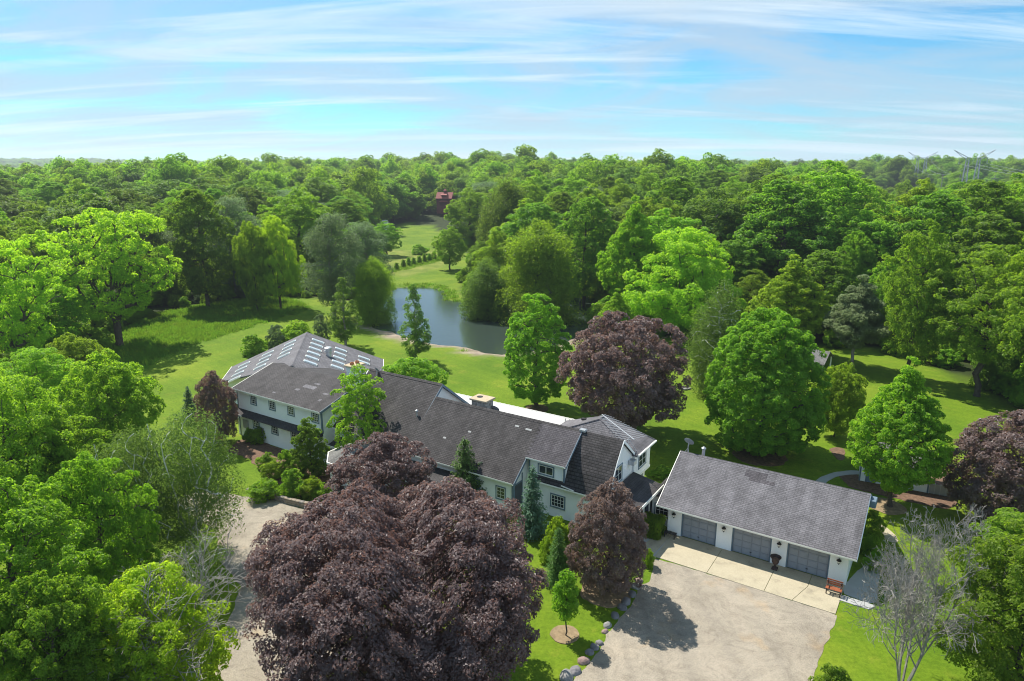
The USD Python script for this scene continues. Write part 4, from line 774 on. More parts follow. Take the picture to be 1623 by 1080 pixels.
def skeleton(rng, tips, H, W, top, r0, lean=(0, 0), forks=1, jit=.05, fork_h=.25, sides=6, thin=.03):
    """trunk(s) and limbs that reach every tip; radii follow the load"""
    nodes, par = [], []
    def add(p, q): nodes.append(np.asarray(p, float)); par.append(q); return len(nodes) - 1
    root = add((0, 0, -.3), -1); last = add((0, 0, .02 * H), root)
    fz = fork_h * H if forks > 1 else top * H
    ns = max(3, int(fz / (.07 * H)))
    for k in range(1, ns + 1):
        s = k / ns; last = add((lean[0]*s*fz + rng.normal()*jit*fz*.25, lean[1]*s*fz + rng.normal()*jit*fz*.25, max(.03*H, s * fz)), last)
    if forks > 1:
        base = last; a0 = rng.random() * 6.28
        for q in range(forks):
            last = base; a = a0 + q * 6.28 / forks + rng.normal() * .3; sp = .30 + .12 * rng.random(); cur = nodes[base].copy()
            for k in range(6):
                cur = cur + np.array([math.cos(a) * sp, math.sin(a) * sp, 1.0]) * (top * H - fz) / 6 * (1 + .1 * rng.normal()); sp *= .92; a += rng.normal() * .18
                last = add(cur + rng.normal(size=3) * .01 * H, last)
    order = np.argsort(np.linalg.norm(tips - np.array([0, 0, fz]), axis=1))
    ends = []
    for t in tips[order]:
        P = np.array(nodes); d = np.linalg.norm(P - t, axis=1) + 1.1 * np.maximum(0, P[:, 2] - t[2] + .12 * W * 0.5) + (P[:, 2] < min(fz * .55, .12 * H)) * 5
        k = int(np.argmin(d)); p = nodes[k]; L = np.linalg.norm(t - p)
        m = 3 if L > .12 * W else 2; cur = k
        for s in range(1, m + 1):
            f = s / m; pt = p + (t - p) * f; pt[2] += .12 * L * math.sin(math.pi * f) ; pt += rng.normal(size=3) * .05 * L * (f < 1)
            cur = add(pt, cur)
        ends.append(cur)
    n = len(nodes); P = np.array(nodes); load = np.zeros(n)
    for e in ends: load[e] = 1
    for k in range(n - 1, 0, -1): load[par[k]] += load[k]
    r = np.maximum(thin, r0 * (load / load.max()) ** .48)
    a, b = P[par[1:]], P[1:]; ra, rb = np.minimum(r[par[1:]], r[1:] * 1.35), r[1:]
    ra[0] = r0 * 1.35; g = np.arange(sides) * 2 * np.pi / sides
    d = b - a; d /= np.linalg.norm(d, axis=1, keepdims=True) + 1e-9
    u = np.cross(d, np.where(np.abs(d[:, 2:]) < .9, [0, 0, 1.0], [1.0, 0, 0])); u /= np.linalg.norm(u, axis=1, keepdims=True); w = np.cross(d, u)
    ringf = lambda p, rr: p[:, None] + rr[:, None, None] * (np.cos(g)[None, :, None] * u[:, None] + np.sin(g)[None, :, None] * w[:, None])
    v = np.concatenate([ringf(a, ra), ringf(b + d * rb[:, None] * .25, rb)], 1); ns_ = len(a)
    k = np.arange(sides); o = (np.arange(ns_) * 2 * sides)[:, None]
    f = np.concatenate([np.stack([o + k, o + (k + 1) % sides, o + sides + (k + 1) % sides], -1).reshape(-1, 3), np.stack([o + k, o + sides + (k + 1) % sides, o + sides + k], -1).reshape(-1, 3)])
    return v.reshape(-1, 3), f
def broadleaf(seed, H, W, cb, nclu, nleaf, leaf, prof='round', rc=.11, lobes=.2, r0=None, top=.75, forks=1, lean=(0, 0), flat=.8, droop=0.0, inner=.12, shell=.38, aspect=.62, up=.55, fork_h=.25, hang=0.0, outw=.5, gap=0.0, sub=0, fs=.40):
    rng = np.random.default_rng(seed); f = PROF[prof]
    T = rng.random(nclu * 14); A = rng.random(nclu * 14) * 2 * np.pi
    dirs = np.stack([np.cos(A) * 1.25, np.sin(A) * 1.25, T * 2.2], 1) + seed * 7.7
    R = W / 2 * f(T) * (1 + lobes * 2 * (meshkit.fbm(dirs, 2, seed) - .5))
    keep = rng.random(len(T)) < np.clip(R / (W / 2), .05, 1)
    if gap: keep &= meshkit.noise(dirs * 1.3 + 5, seed + 3) > gap
    T, A, R = T[keep], A[keep], R[keep]
    rho = np.maximum(0, R - rc * W * (1.0 if sub else .55)) * rng.random(len(T)) ** shell
    C = np.stack([rho * np.cos(A), rho * np.sin(A), cb * H + (rc * W * .5 if sub else 0) + T * (H * (1 - cb) - rc * W * (1.35 if sub else .45))], 1)
    C[:, :2] += np.array(lean) * C[:, 2:3]
    # thin out: keep clusters apart
    keepi, md = [], (rc * W * .88) ** 2
    for i in range(len(C)):
        if len(keepi) < nclu and (not keepi or ((C[keepi] - C[i]) ** 2).sum(1).min() > md): keepi.append(i)
    C = C[keepi]; n = len(C)
    rcs = rc * W * (.75 + .55 * rng.random(n)); wt = rcs ** 2 / (rcs ** 2).sum()
    if sub:                                             # every clump is a handful of smaller tufts on its outer side
        m = n * sub; k1 = np.repeat(np.arange(n), sub)
        o = C[k1] - np.array([0, 0, (cb + .3 * (1 - cb)) * H]); o[:, :2] -= np.array(lean) * C[k1, 2:3]; o /= np.linalg.norm(o, axis=1, keepdims=True) + 1e-9
        d1 = rng.normal(size=(m, 3)); d1 /= np.linalg.norm(d1, axis=1, keepdims=True); d1 = d1 + o * .75 + [0, 0, .35]; d1 /= np.linalg.norm(d1, axis=1, keepdims=True)
        C2 = C[k1] + d1 * rcs[k1][:, None] * np.array([1, 1, flat]); r2 = rcs[k1] * fs * (.75 + .5 * rng.random(m))
        ci = rng.choice(m, nleaf, p=r2 ** 2 / (r2 ** 2).sum())
        d = rng.normal(size=(nleaf, 3)); d /= np.linalg.norm(d, axis=1, keepdims=True); d = d + d1[ci] * .45 + [0, 0, .25]; d /= np.linalg.norm(d, axis=1, keepdims=True)
        p = C2[ci] + d * (r2[ci] * (.62 + .45 * rng.random(nleaf)))[:, None] * np.array([1, 1, .85])
        ci = k1[ci]
    else:
        ci = rng.choice(n, nleaf, p=wt)
        d = rng.normal(size=(nleaf, 3)); d /= np.linalg.norm(d, axis=1, keepdims=True); d[:, 2] += .30; d /= np.linalg.norm(d, axis=1, keepdims=True)
        rad = rcs[ci] * (.70 + .34 * rng.random(nleaf) ** .8)
        lump = 1 + .6 * (meshkit.noise((C[ci] + d * rcs[ci][:, None]) / (rc * W * .45), seed + 9) - .5)
        p = C[ci] + d * (rad * lump)[:, None] * np.array([1, 1, flat])
    if hang: p[:, 2] -= hang * rng.random(nleaf) ** 2 * rcs[ci] * 2
    ax = np.stack([p[:, 0] - lean[0] * p[:, 2], p[:, 1] - lean[1] * p[:, 2], (p[:, 2] - (cb + .35 * (1 - cb)) * H) * .8], 1); ax /= np.linalg.norm(ax, axis=1, keepdims=True) + 1e-9
    nrm = d * .95 + ax * outw * .6 + np.array([0, 0, up * .8]) + rng.normal(size=(nleaf, 3)) * .36
    if inner:
        k = int(nleaf * inner); t = rng.random(k); a = rng.random(k) * 6.28; rr = W / 2 * f(t) * .72 * np.sqrt(rng.random(k))
        q = np.stack([rr * np.cos(a), rr * np.sin(a), cb * H + t * (1 - cb) * H * .9], 1); q[:, :2] += np.array(lean) * q[:, 2:3]
        p = np.vstack([p, q]); nrm = np.vstack([nrm, rng.normal(size=(k, 3)) + [0, 0, .8]])
    crown = leaf_mesh(p, nrm, leaf, rng, aspect=aspect, droop=droop)
    trunk = skeleton(rng, C, H, W, top, r0 or max(.05, H * .017), lean, forks, fork_h=fork_h, thin=max(.012, .0018 * H))
    return trunk, crown
def conifer(seed, H, W, cb, levels, per, pts, leaf, r0=None, droop=.25, power=.85, aspect=.3, ragged=.2, up=.3):
    rng = np.random.default_rng(seed); P, Dn, Al = [], [], []; lim = []
    for L in range(levels):
        s = (L + rng.random() * .6) / levels; z = H * (cb + (1 - cb) * s); R = W / 2 * ((1 - s) ** power) + .04 * W
        if s < .12: R *= .8 + 1.6 * s
        k = max(4, int(per * (1 - .55 * s))); a0 = rng.random() * 6.28
        for q in range(k):
            a = a0 + q * 6.28 / k + rng.normal() * .12; Rb = R * (1 - ragged * rng.random()); n = max(4, int(pts * Rb / (W / 2)))
            u = (np.arange(n) + rng.random(n)) / n; dz = -droop * Rb * u + up * Rb * u ** 2
            c = np.stack([np.cos(a) * Rb * u, np.sin(a) * Rb * u, z + dz], 1)
            wv = (.10 + .16 * (1 - u)) * Rb; lat = rng.normal(size=n) * wv
            c[:, 0] += -np.sin(a) * lat; c[:, 1] += np.cos(a) * lat; c[:, 2] += rng.normal(size=n) * .03 * W - .12 * np.abs(lat)
            dr = np.array([np.cos(a), np.sin(a), -droop * .4]); al = np.tile(dr, (n, 1)); al[:, 0] += -np.sin(a) * np.sign(lat) * .6; al[:, 1] += np.cos(a) * np.sign(lat) * .6
            P.append(c); Al.append(al); Dn.append(np.tile([np.cos(a) * .35, np.sin(a) * .35, 1.0], (n, 1)) + rng.normal(size=(n, 3)) * .35)
            if q % 2 == 0: lim.append(((0, 0, z), (np.cos(a) * Rb * .8, np.sin(a) * Rb * .8, z - droop * Rb * .6)))
    P, Dn, Al = np.vstack(P), np.vstack(Dn), np.vstack(Al)
    crown = leaf_mesh(P, Dn, leaf, rng, aspect=aspect, fold=.12, along=Al)
    r0 = r0 or H * .018
    parts = [tube([(0, 0, -.3), (0, 0, H * .5), (0, 0, H * .985)], [r0 * 1.2, r0 * .6, .012], 7)] + [tube(l_, [r0 * .22, r0 * .08], 3, cap=False) for l_ in lim]
    return cat_mesh(parts), crown
def bare_tree(seed, H, W, stems=5, depth=4, r0=.11):
    """a dead tree: stems that split again and again into thin twigs"""
    rng = np.random.default_rng(seed); segs = []
    def grow(p, d, L, r, k):
        n = 5 if k < 2 else 3; pts = [p]; d = d / np.linalg.norm(d)
        for i in range(n):
            d = d + rng.normal(size=3) * (.10 + .03 * k) + np.array([0, 0, .05 if k < 2 else -.01]); d /= np.linalg.norm(d); pts.append(pts[-1] + d * L / n)
        segs.append(tube(pts, np.maximum(np.linspace(r, r * .45, n + 1), .013), 5 if k < 2 else 3, cap=False))
        if k >= depth: return
        m = (9, 7, 5, 3, 3)[k]
        for q in range(m):
            s = .25 + .75 * (q + rng.random() * .7) / m; i = min(n - 1, int(s * n)); b = pts[i] + (pts[i + 1] - pts[i]) * (s * n - i)
            u = rng.normal(size=3); u -= (u @ d) * d; u /= np.linalg.norm(u)
            grow(b, d * (.75 + .3 * rng.random()) + u * (.75 + .25 * rng.random()) + np.array([0, 0, .10]), L * (.42 + .22 * rng.random()) * (1.1 - .4 * s), r * (.55 - .25 * s), k + 1)
    for q in range(stems):
        a = q * 6.28 / stems + rng.normal() * .4; sp = .22 + .25 * rng.random()
        grow(np.array([math.cos(a) * .15, math.sin(a) * .15, -.3]), np.array([math.cos(a) * sp, math.sin(a) * sp, 1.0]), H * (.62 + .25 * rng.random()), r0 * (.7 + .5 * rng.random()), 0)
    m = cat_mesh(segs); v = m[0]; v[:, 2] *= H / np.percentile(v[:, 2], 99.3); w = np.percentile(np.abs(v[:, :2]), 99.3); v[:, :2] *= W / 2 / w
    return m
B = broadleaf
def dip(tc, H):
    """a crown of two merged domes: a furrow runs through its top from front to back"""
    def f(m):
        v = np.array(m[0]); k = np.exp(-((v[:, 0] + .25 * v[:, 1] - .4) / 1.5) ** 2) * ss(.3, .95, v[:, 2] / H); v[:, 2] -= 1.45 * k; return v, m[1]
    return f(tc[0]), f(tc[1])
def with_twigs(tc, seed, H, W): return cat_mesh([tc[0], bare_tree(seed, H, W, 4, 3, .07)]), tc[1]
KINDS = {   # name: (trunk, crown) builder, leaf material, bark, H, W
    'purple_a': (lambda: dip(B(1, 12.7, 15.7, .20, 330, 165000, .165, 'ball', .062, .20, shell=.13, inner=.26, flat=.9, sub=6, fs=0.42), 12.7), 'purple', bark, 12.7, 15.7),
    'purple_b': (lambda: B(2, 8.4, 7.2, .08, 150, 42000, .15, 'egg', .085, .2, shell=.18, inner=.26, sub=6, fs=0.42), 'purple', bark, 8.4, 7.2),
    'purple_c': (lambda: B(3, 13.6, 13.6, .13, 190, 54000, .24, 'round', .072, .26, shell=.2, gap=.14, inner=.2, sub=6, fs=0.42), 'purple', bark, 13.6, 13.6),
    'maple_round': (lambda: B(4, 15, 11.7, .04, 330, 80000, .22, 'egg', .058, .06, shell=.12, inner=.34, sub=6, fs=0.42), 'bright', bark, 15, 11.7),
    'maple_col': (lambda: B(5, 14.2, 8, .09, 200, 40000, .22, 'egg', .072, .14, shell=.16, sub=6, fs=0.42), 'mid', bark, 14.2, 8),
    'maple_gold': (lambda: B(6, 13.2, 8.4, .13, 210, 42000, .21, 'tear', .075, .2, shell=.2, sub=6, fs=0.42), 'gold', bark, 13.2, 8.4),
    'maple_light': (lambda: B(7, 9.5, 8.4, .08, 110, 34000, .21, 'round', .11, .2, shell=.3, sub=6, fs=0.42), 'fresh', bark, 9.5, 8.4),
    'maple_dark': (lambda: B(8, 13.5, 8.8, .08, 190, 58000, .175, 'oval', .082, .3, shell=.26, flat=.55, sub=6, fs=0.4), 'mid', bark, 13.5, 8.8),
    'maple_yellow': (lambda: with_twigs(B(9, 9.4, 8.4, .12, 120, 38000, .17, 'dome', .095, .34, shell=.3, flat=.45, sub=6, fs=0.4), 9, 9.7, 9.6), 'lime', bark_dead, 9.4, 8.4),
    'sapling': (lambda: B(10, 4.6, 1.8, .26, 45, 3600, .16, 'egg', .17, .2, r0=.05), 'mid', bark, 4.6, 1.8),
    'poplar_leafy': (lambda: B(11, 10.3, 6, .08, 120, 18000, .18, 'oval', .09, .45, shell=.5, inner=.02, gap=.12, sub=5, fs=0.45), 'fresh', bark_grey, 10.3, 6),
    'poplar_thin': (lambda: B(12, 11.8, 5.2, .06, 120, 9500, .21, 'poplar', .085, .5, shell=.6, inner=.0, gap=.24), 'willow', bark_grey, 11.8, 5.2),
    'arbor': (lambda: B(13, 6, 3.4, .02, 95, 20000, .13, 'egg', .12, .12, shell=.25, sub=5, fs=.42), 'deep', bark, 6, 3.4),
    'arbor_small': (lambda: B(14, 1.9, 1.3, .03, 30, 1600, .14, 'egg', .18, .12), 'deep', bark, 1.9, 1.3),
    'locust': (lambda: B(15, 16, 12, .10, 130, 52000, .21, 'round', .105, .32, shell=.42, flat=.5, up=.75, inner=.06, sub=6, fs=0.4), 'fresh', bark, 16, 12),
    'locust_high': (lambda: B(36, 20, 14, .24, 140, 46000, .25, 'round', .095, .36, shell=.42, flat=.5, up=.75, inner=.06, sub=6, fs=0.4), 'mid', bark, 20, 14),
    'locust_dark': (lambda: B(16, 12, 8.5, .06, 120, 48000, .18, 'oval', .115, .3, shell=.38, flat=.6, up=.7, sub=6, fs=0.4), 'mid', bark, 12, 8.5),
    'birch': (lambda: B(17, 11.5, 8, .10, 120, 33000, .13, 'round', .10, .4, shell=.6, forks=5, fork_h=.06, r0=.20, droop=.6, inner=.04, hang=.8, top=.85), 'birch', bark_white, 11.5, 8),
    'birch_thin': (lambda: B(18, 5.6, 4.4, .15, 50, 4200, .12, 'round', .11, .3, shell=.7, forks=3, fork_h=.15, r0=.11, inner=.02, hang=.5), 'birch', bark_white, 5.6, 4.4),
    'weeping': (lambda: B(19, 15, 7.5, .04, 110, 26000, .20, 'egg', .13, .3, droop=1.2, hang=1.6, inner=.05), 'birch', bark_white, 15, 7.5),
    'spreading': (lambda: B(20, 21.5, 20.5, .16, 150, 38000, .33, 'spread', .07, .5, gap=.27, shell=.55, forks=3, fork_h=.16, r0=.55, flat=.5, up=.8, inner=.03, top=.82, sub=6, fs=0.4), 'lime', bark, 21.5, 20.5),
    'spreading_b': (lambda: B(21, 19, 21, .16, 135, 52000, .34, 'dome', .085, .3, shell=.5, forks=3, fork_h=.12, r0=.45, flat=.55, up=.75, inner=.04, sub=6, fs=0.4), 'lime', bark, 19, 21),
    'willow': (lambda: B(22, 20, 15, .03, 110, 34000, .36, 'dome', .105, .25, droop=.9, hang=1.0), 'willow', bark, 20, 15),
    'willow_dark': (lambda: B(23, 18, 15, .03, 110, 36000, .33, 'dome', .105, .3, droop=.8, hang=.9), 'mid', bark, 18, 15),
    'cottonwood': (lambda: B(24, 21, 12, .12, 90, 24000, .27, 'oval', .115, .35, shell=.6, r0=.32, inner=.03), 'grey', bark_grey, 21, 12),
    'forest_a': (lambda: B(25, 22, 15, .14, 150, 36000, .34, 'round', .088, .62, shell=.32, sub=6, fs=0.42), 'mid', bark, 22, 15),
    'forest_b': (lambda: B(26, 21, 13, .12, 140, 32000, .34, 'oval', .09, .62, shell=.3, sub=6, fs=0.42), 'deep', bark, 21, 13),
    'forest_c': (lambda: B(27, 20, 14, .15, 130, 32000, .34, 'dome', .092, .62, shell=.35, sub=6, fs=0.42), 'fresh', bark, 20, 14),
    'forest_d': (lambda: B(28, 23, 13, .18, 75, 22000, .36, 'spread', .12, .4, shell=.5, r0=.3, inner=.04, sub=5, fs=0.45), 'willow', bark_grey, 23, 13),
    'forest_e': (lambda: B(29, 21, 14, .12, 150, 34000, .32, 'egg', .085, .6, sub=6, fs=0.42), 'mid', bark, 21, 14),
    'spruce': (lambda: conifer(30, 6.1, 4.2, .02, 17, 13, 60, .26, aspect=.45, power=.72, ragged=.35, droop=.2), 'spruce', bark, 6.1, 3.7),
    'spruce_blue': (lambda: conifer(31, 5, 3.2, .02, 16, 12, 56, .24, ragged=.4, aspect=.45, power=.72, droop=.2), 'blue', bark, 5, 2.8),
    'pine': (lambda: B(32, 13.8, 8.8, .24, 95, 32000, .34, 'tear', .105, .45, shell=.5, aspect=.4, inner=.04, gap=.15, flat=.55, up=.8), 'pine', bark_grey, 13.8, 8.8),
    'shrub': (lambda: B(33, 2.2, 2.4, .0, 40, 7000, .11, 'dome', .16, .5, r0=.03, shell=.4, sub=5, fs=.42), 'mid', bark, 2.2, 2.4),
    'shrub_bright': (lambda: B(34, 2.2, 2.4, .0, 36, 6500, .12, 'dome', .16, .55, r0=.03, shell=.45, sub=5, fs=.42), 'fresh', bark, 2.2, 2.4),
    'shrub_grey': (lambda: B(35, 3.6, 3.2, .0, 45, 7000, .14, 'dome', .13, .3, r0=.04, shell=.4, sub=5, fs=.42), 'grey', bark_grey, 3.6, 3.2),
}
CAT = {'spruce': 'spruce tree', 'pine': 'pine tree', 'shrub': 'shrub', 'birch': 'birch tree', 'purple': 'maple tree', 'maple': 'maple tree', 'sapling': 'young tree', 'willow': 'willow tree', 'dead': 'dead tree', 'arbor': 'evergreen'}
NAME = {'spruce': 'spruce_tree', 'pine': 'pine_tree', 'shrub': 'shrub', 'birch': 'birch_tree', 'purple': 'purple_maple', 'maple': 'maple_tree', 'sapling': 'young_maple', 'willow': 'willow_tree', 'arbor': 'evergreen_shrub', 'poplar': 'poplar_tree', 'locust': 'locust_tree', 'weeping': 'birch_tree', 'spreading': 'spreading_tree', 'cottonwood': 'cottonwood_tree', 'forest': 'broadleaf_tree'}
def leaf_of(label, mat): return LM[mat]
protos = {}
def proto(kind):
    if kind not in protos:
        stage.CreateClassPrim('/World/tree_kinds') if not stage.GetPrimAtPath('/World/tree_kinds') else None
        p = f'/World/tree_kinds/{kind}'; fn, lm, bk, H, Wd = KINDS[kind]; t, c = fn()
        UsdGeom.Xform.Define(stage, p)
        usdkit.mesh(stage, p + '/trunk', t, bk, smooth=True); usdkit.mesh(stage, p + '/crown', c, LM[lm])
        protos[kind] = (p, H, Wd)
    return protos[kind]
trng = np.random.default_rng(77)
def plant(kind, x, y, h, w, label, group=None, rz=None, z=None):
    p, H, Wd = proto(kind); key = kind.split('_')[0]
    t = thing(NAME.get(key, 'broadleaf_tree'), label, CAT.get(key, 'tree'), (x, y, float(zat(np.array([x]), np.array([y]))[0]) if z is None else z), trng.random() * 360 if rz is None else rz, (w / Wd, w / Wd, h / H), group)
    t.GetReferences().AddInternalReference(p); t.SetInstanceable(True)
    return t
for kind, x, y, h, w, label, grp in TREES:
    if kind == 'dead':
        t = thing('dead_tree', label, 'dead tree', (x, y, 0)); put('trunk', bare_tree(7, h, w), bark_dead, t); continue
    plant(kind, x, y, h, w, label, grp, rz=0 if kind == 'purple_a' else None)
# ---- the wood: single trees as far as one can tell them apart
frng = np.random.default_rng(4)
TAKEN = [(t[1], t[2], t[4]) for t in TREES if t[2] > 60]
LAB = {
    'forest_a': ('mid green rounded tree', 'mid green trees of the wood'),
    'forest_b': ('dark green oval tree', 'dark green trees of the wood'),
    'forest_c': ('yellow-green domed tree', 'yellow-green trees of the wood'),
    'forest_d': ('open pale green tree', 'open pale trees of the wood'),
    'forest_e': ('egg-shaped green tree', 'egg-shaped trees of the wood'),
    'cottonwood': ('grey-green cottonwood', 'grey-green cottonwoods of the wood'),
    'willow': ('soft pale willow', 'pale willows of the wood'),
}
MARKS = [(-63.4, 106.9, 22, 'the forked meadow tree'), (-65.4, 86.4, 19, 'the far-left light tree'), (-47.1, 136.2, 19, 'the bright meadow-edge tree'), (-62.7, 138.2, 24, 'the dark meadow tree'), (-33.9, 127.3, 20, 'the tall cottonwood'), (-25.6, 125.6, 13, 'the leaning pond willow'), (-40.7, 221.6, 11, 'the lone field tree'), (-17.5, 190.8, 12, 'the thin-trunked lawn tree'), (-37.8, 395, 12, 'the red-roofed house'), (-1.5, 186, 26, 'the pale grey-green willow'), (4.9, 127.3, 20, 'the broad pond willow'), (15.1, 141.5, 24, 'the narrow end of the pond'), (21.8, 121.9, 23, 'the tall light pond tree'), (28.5, 113.7, 19, 'the tree with leaning trunks'), (55.5, 150.2, 27, 'the rounded dark tree'), (64.3, 142.9, 28, 'the massive dark tree'), (60, 119.4, 17, 'the pale round tree'), (48.9, 94.3, 14, 'the grey pine'), (53.6, 88.6, 21, 'the bare-limbed tree'), (51.5, 72.9, 19, 'the big feathery tree'), (56.3, 68.8, 23, 'the tall right-edge tree'), (260, 400, 30, 'the pylons')]
def view(x, y, z):
    fw = y * .9692 - (z - 28) * .2463; return 811.5 + 1082 * x / fw, 540 + 1082 * (-y * .2463 - (z - 28) * .9692) / fw
ORD = ['', 'second ', 'third ', 'fourth ', 'fifth ', 'sixth ', 'seventh ', 'eighth ', 'ninth ', 'tenth ', 'eleventh ', 'twelfth ', 'thirteenth ', 'fourteenth ', 'fifteenth ', 'sixteenth ', 'seventeenth ', 'eighteenth ']
seen_labels = {}
def place_label(desc, x, y, h):
    u, v = view(x, y, h * .8); best = None
    for a, b, c, nm in MARKS:
        mu, mv = view(a, b, c * .8); d = math.hypot(u - mu, (v - mv) * 1.6)
        if best is None or d < best[0]: best = (d, u - mu, y - b, nm)
    _, du, dy, nm = best
    rel = ('behind' if dy > 0 else 'before') if abs(du) < 28 else (('right of' if du > 0 else 'left of') if abs(dy) < 18 else (('right behind' if dy > 0 else 'right before') if du > 0 else ('left behind' if dy > 0 else 'left before')))
    rel = {'right behind': 'behind-right of', 'right before': 'before-right of', 'left behind': 'behind-left of', 'left before': 'before-left of'}.get(rel, rel)
    base = f'{desc} {rel} {nm}'; k = seen_labels.get(base, 0); seen_labels[base] = k + 1
    return base if k == 0 else f'{ORD[min(k, 17)].strip()}-nearest {base}'
pts = []
cand = np.stack([frng.uniform(-1, 1, 9000), frng.random(9000)], 1)
cy = 72 + (330 - 72) * cand[:, 1] ** .8; cxx = cand[:, 0] * (cy * .82 + 12)
ok = sdist(openp, cxx, cy) > 4.0
ok &= ~((np.abs(cxx + cy * 37.8 / 395) < 13) & (cy > 225))
ok &= ~((cy < 100) & (np.abs(cxx) < 45)); ok &= ~((cxx < 0) & (cy < 84))
for x, y in zip(cxx[ok], cy[ok]):
    need = 8.2 + .013 * y
    if any((x - a) ** 2 + (y - b) ** 2 < max(need, .42 * c) ** 2 for a, b, c in TAKEN): continue
    TAKEN.append((x, y, 0)); pts.append((x, y))
pts = np.array(sorted(pts, key=lambda p: p[1])); print('wood trees', len(pts))
near_n = 292
for x, y in pts[:near_n]:
    rgt = x > 0
    kind = frng.choice(['forest_a', 'forest_b', 'forest_c', 'forest_d', 'forest_e', 'cottonwood', 'willow'], p=[.26, .20, .14, .10, .22, .03, .05] if rgt else [.22, .12, .22, .14, .18, .07, .05])
    edge = float(sdist(openp, np.array([x]), np.array([y]))[0])
    h = (15 + 8.5 * frng.random()) * (.66 if edge < 9 else 1.0) + (1.5 if y > 200 else 0) + (3.0 if rgt and edge > 20 else 0)
    if rgt and x / y > .48 and y > 215: h = min(h, 17)
    w = h * (.62 + .34 * frng.random())
    size = 'low' if h < 16 else 'tall' if h > 21.5 else 'middling'
    plant(kind, x, y, h, w, place_label(f'{size} {LAB[kind][0]}', x, y, h), LAB[kind][1])
# undergrowth along the edge of the wood
ub = openp.exterior; n = 0; ushr = []
for s in np.arange(0, ub.length, 2.6):
    c = ub.interpolate(s).coords[0]; x, y = c[0] + frng.normal() * 1.6, c[1] + frng.normal() * 1.6
    if y < 66 or y > 260 or abs(x) > y * .8 + 5: continue
    if float(sdist(openp, np.array([x]), np.array([y]))[0]) < -1.2 or float(sdist(pond, np.array([x]), np.array([y]))[0]) < 1: continue
    h = 1.6 + 3.0 * frng.random() ** 1.5; k = frng.choice(['shrub', 'shrub_bright', 'shrub_grey'], p=[.55, .33, .12])
    ushr.append((y, x, k, h))
ring2 = openp.buffer(6.5).exterior
for s in np.arange(0, ring2.length, 3.2):
    c = ring2.interpolate(s).coords[0]; x, y = c[0] + frng.normal() * 2.2, c[1] + frng.normal() * 2.2
    if y < 70 or y > 260 or abs(x) > y * .8 + 5 or float(sdist(openp, np.array([x]), np.array([y]))[0]) < 2.5 or float(sdist(pond, np.array([x]), np.array([y]))[0]) < 1: continue
    ushr.append((y, x, frng.choice(['shrub', 'shrub_bright'], p=[.6, .4]), 3.2 + 3.4 * frng.random()))
for y, x, k, h in sorted(ushr):
    plant(k, x, y, h, h * (1.1 + .4 * frng.random()), place_label(('low ' if h < 2.4 else 'tall ' if h > 3.4 else '') + {'shrub': 'green edge bush', 'shrub_bright': 'bright green edge bush', 'shrub_grey': 'greyish edge bush'}[k], x, y, h), {'shrub': 'green undergrowth bushes', 'shrub_bright': 'bright undergrowth bushes', 'shrub_grey': 'grey undergrowth bushes'}[k])
print('undergrowth', len(ushr))
# ---- the rest of the wood, a mass of crowns to the horizon
def instancer(name, protos_, P, idx, rot, scl, label, cat):
    pi = UsdGeom.PointInstancer.Define(stage, '/World/' + name)
    tag(pi, label, cat, kind='stuff')
    cls = stage.DefinePrim(f'/World/{name}/kinds', 'Scope'); paths = []
    for k, parts in enumerate(protos_):
        b = f'/World/{name}/kinds/kind_{k:03d}'; UsdGeom.Xform.Define(stage, b); paths.append(b)
        for nm, m, mt in parts: usdkit.mesh(stage, b + '/' + nm, m, mt)
    pi.CreatePrototypesRel().SetTargets(paths)
    pi.CreatePositionsAttr(Vt.Vec3fArray.FromNumpy(np.asarray(P, np.float32)))
    pi.CreateProtoIndicesAttr(Vt.IntArray.FromNumpy(np.asarray(idx, np.int32)))
    qn = np.stack([np.cos(rot / 2), 0 * rot, 0 * rot, np.sin(rot / 2)], 1)
    pi.CreateOrientationsAttr(Vt.QuathArray([Gf.Quath(float(a), 0, 0, float(d)) for a, _, _, d in qn]))
    pi.CreateScalesAttr(Vt.Vec3fArray.FromNumpy(np.asarray(scl, np.float32)))
    return pi
FAR = [('round', 'mid', 40), ('oval', 'deep', 41), ('dome', 'fresh', 42), ('egg', 'mid', 43), ('round', 'willow', 44), ('oval', 'deep', 45)]
far_p = []
for pf, lm, sd_ in FAR:
    t, c = B(sd_, 21, 14, .1, 70, 8000, .66, pf, .115, .62)
    far_p.append([('trunk', tube([(0, 0, -1), (0, 0, 8)], [.4, .25], 5), bark), ('crown', c, LM[lm])])
P2 = [tuple(p) for p in pts[near_n:]]
def field(y0, y1, step, wide=.86):
    out = []
    y = y0
    while y < y1:
        s = step * (1 + (y - y0) / (y1 - y0) * .6)
        xs2 = np.arange(-wide * y - 20, wide * y + 20, s)
        for x in xs2: out.append((x + frng.normal() * s * .35, y + frng.normal() * s * .35))
        y += s
    return out
P2 += [p for p in field(330, 800, 10.5)] + field(800, 1700, 17) + field(1700, 4600, 34)
P2 = np.array(P2)
d2 = sdist(openp, P2[:, 0], P2[:, 1]); P2 = P2[d2 > 4]
red_c = np.array([-37.8, 395.0])
P2 = P2[~((np.abs(P2[:, 0] - P2[:, 1] * red_c[0] / red_c[1]) < 17) & (P2[:, 1] > 235) & (P2[:, 1] < 402))]
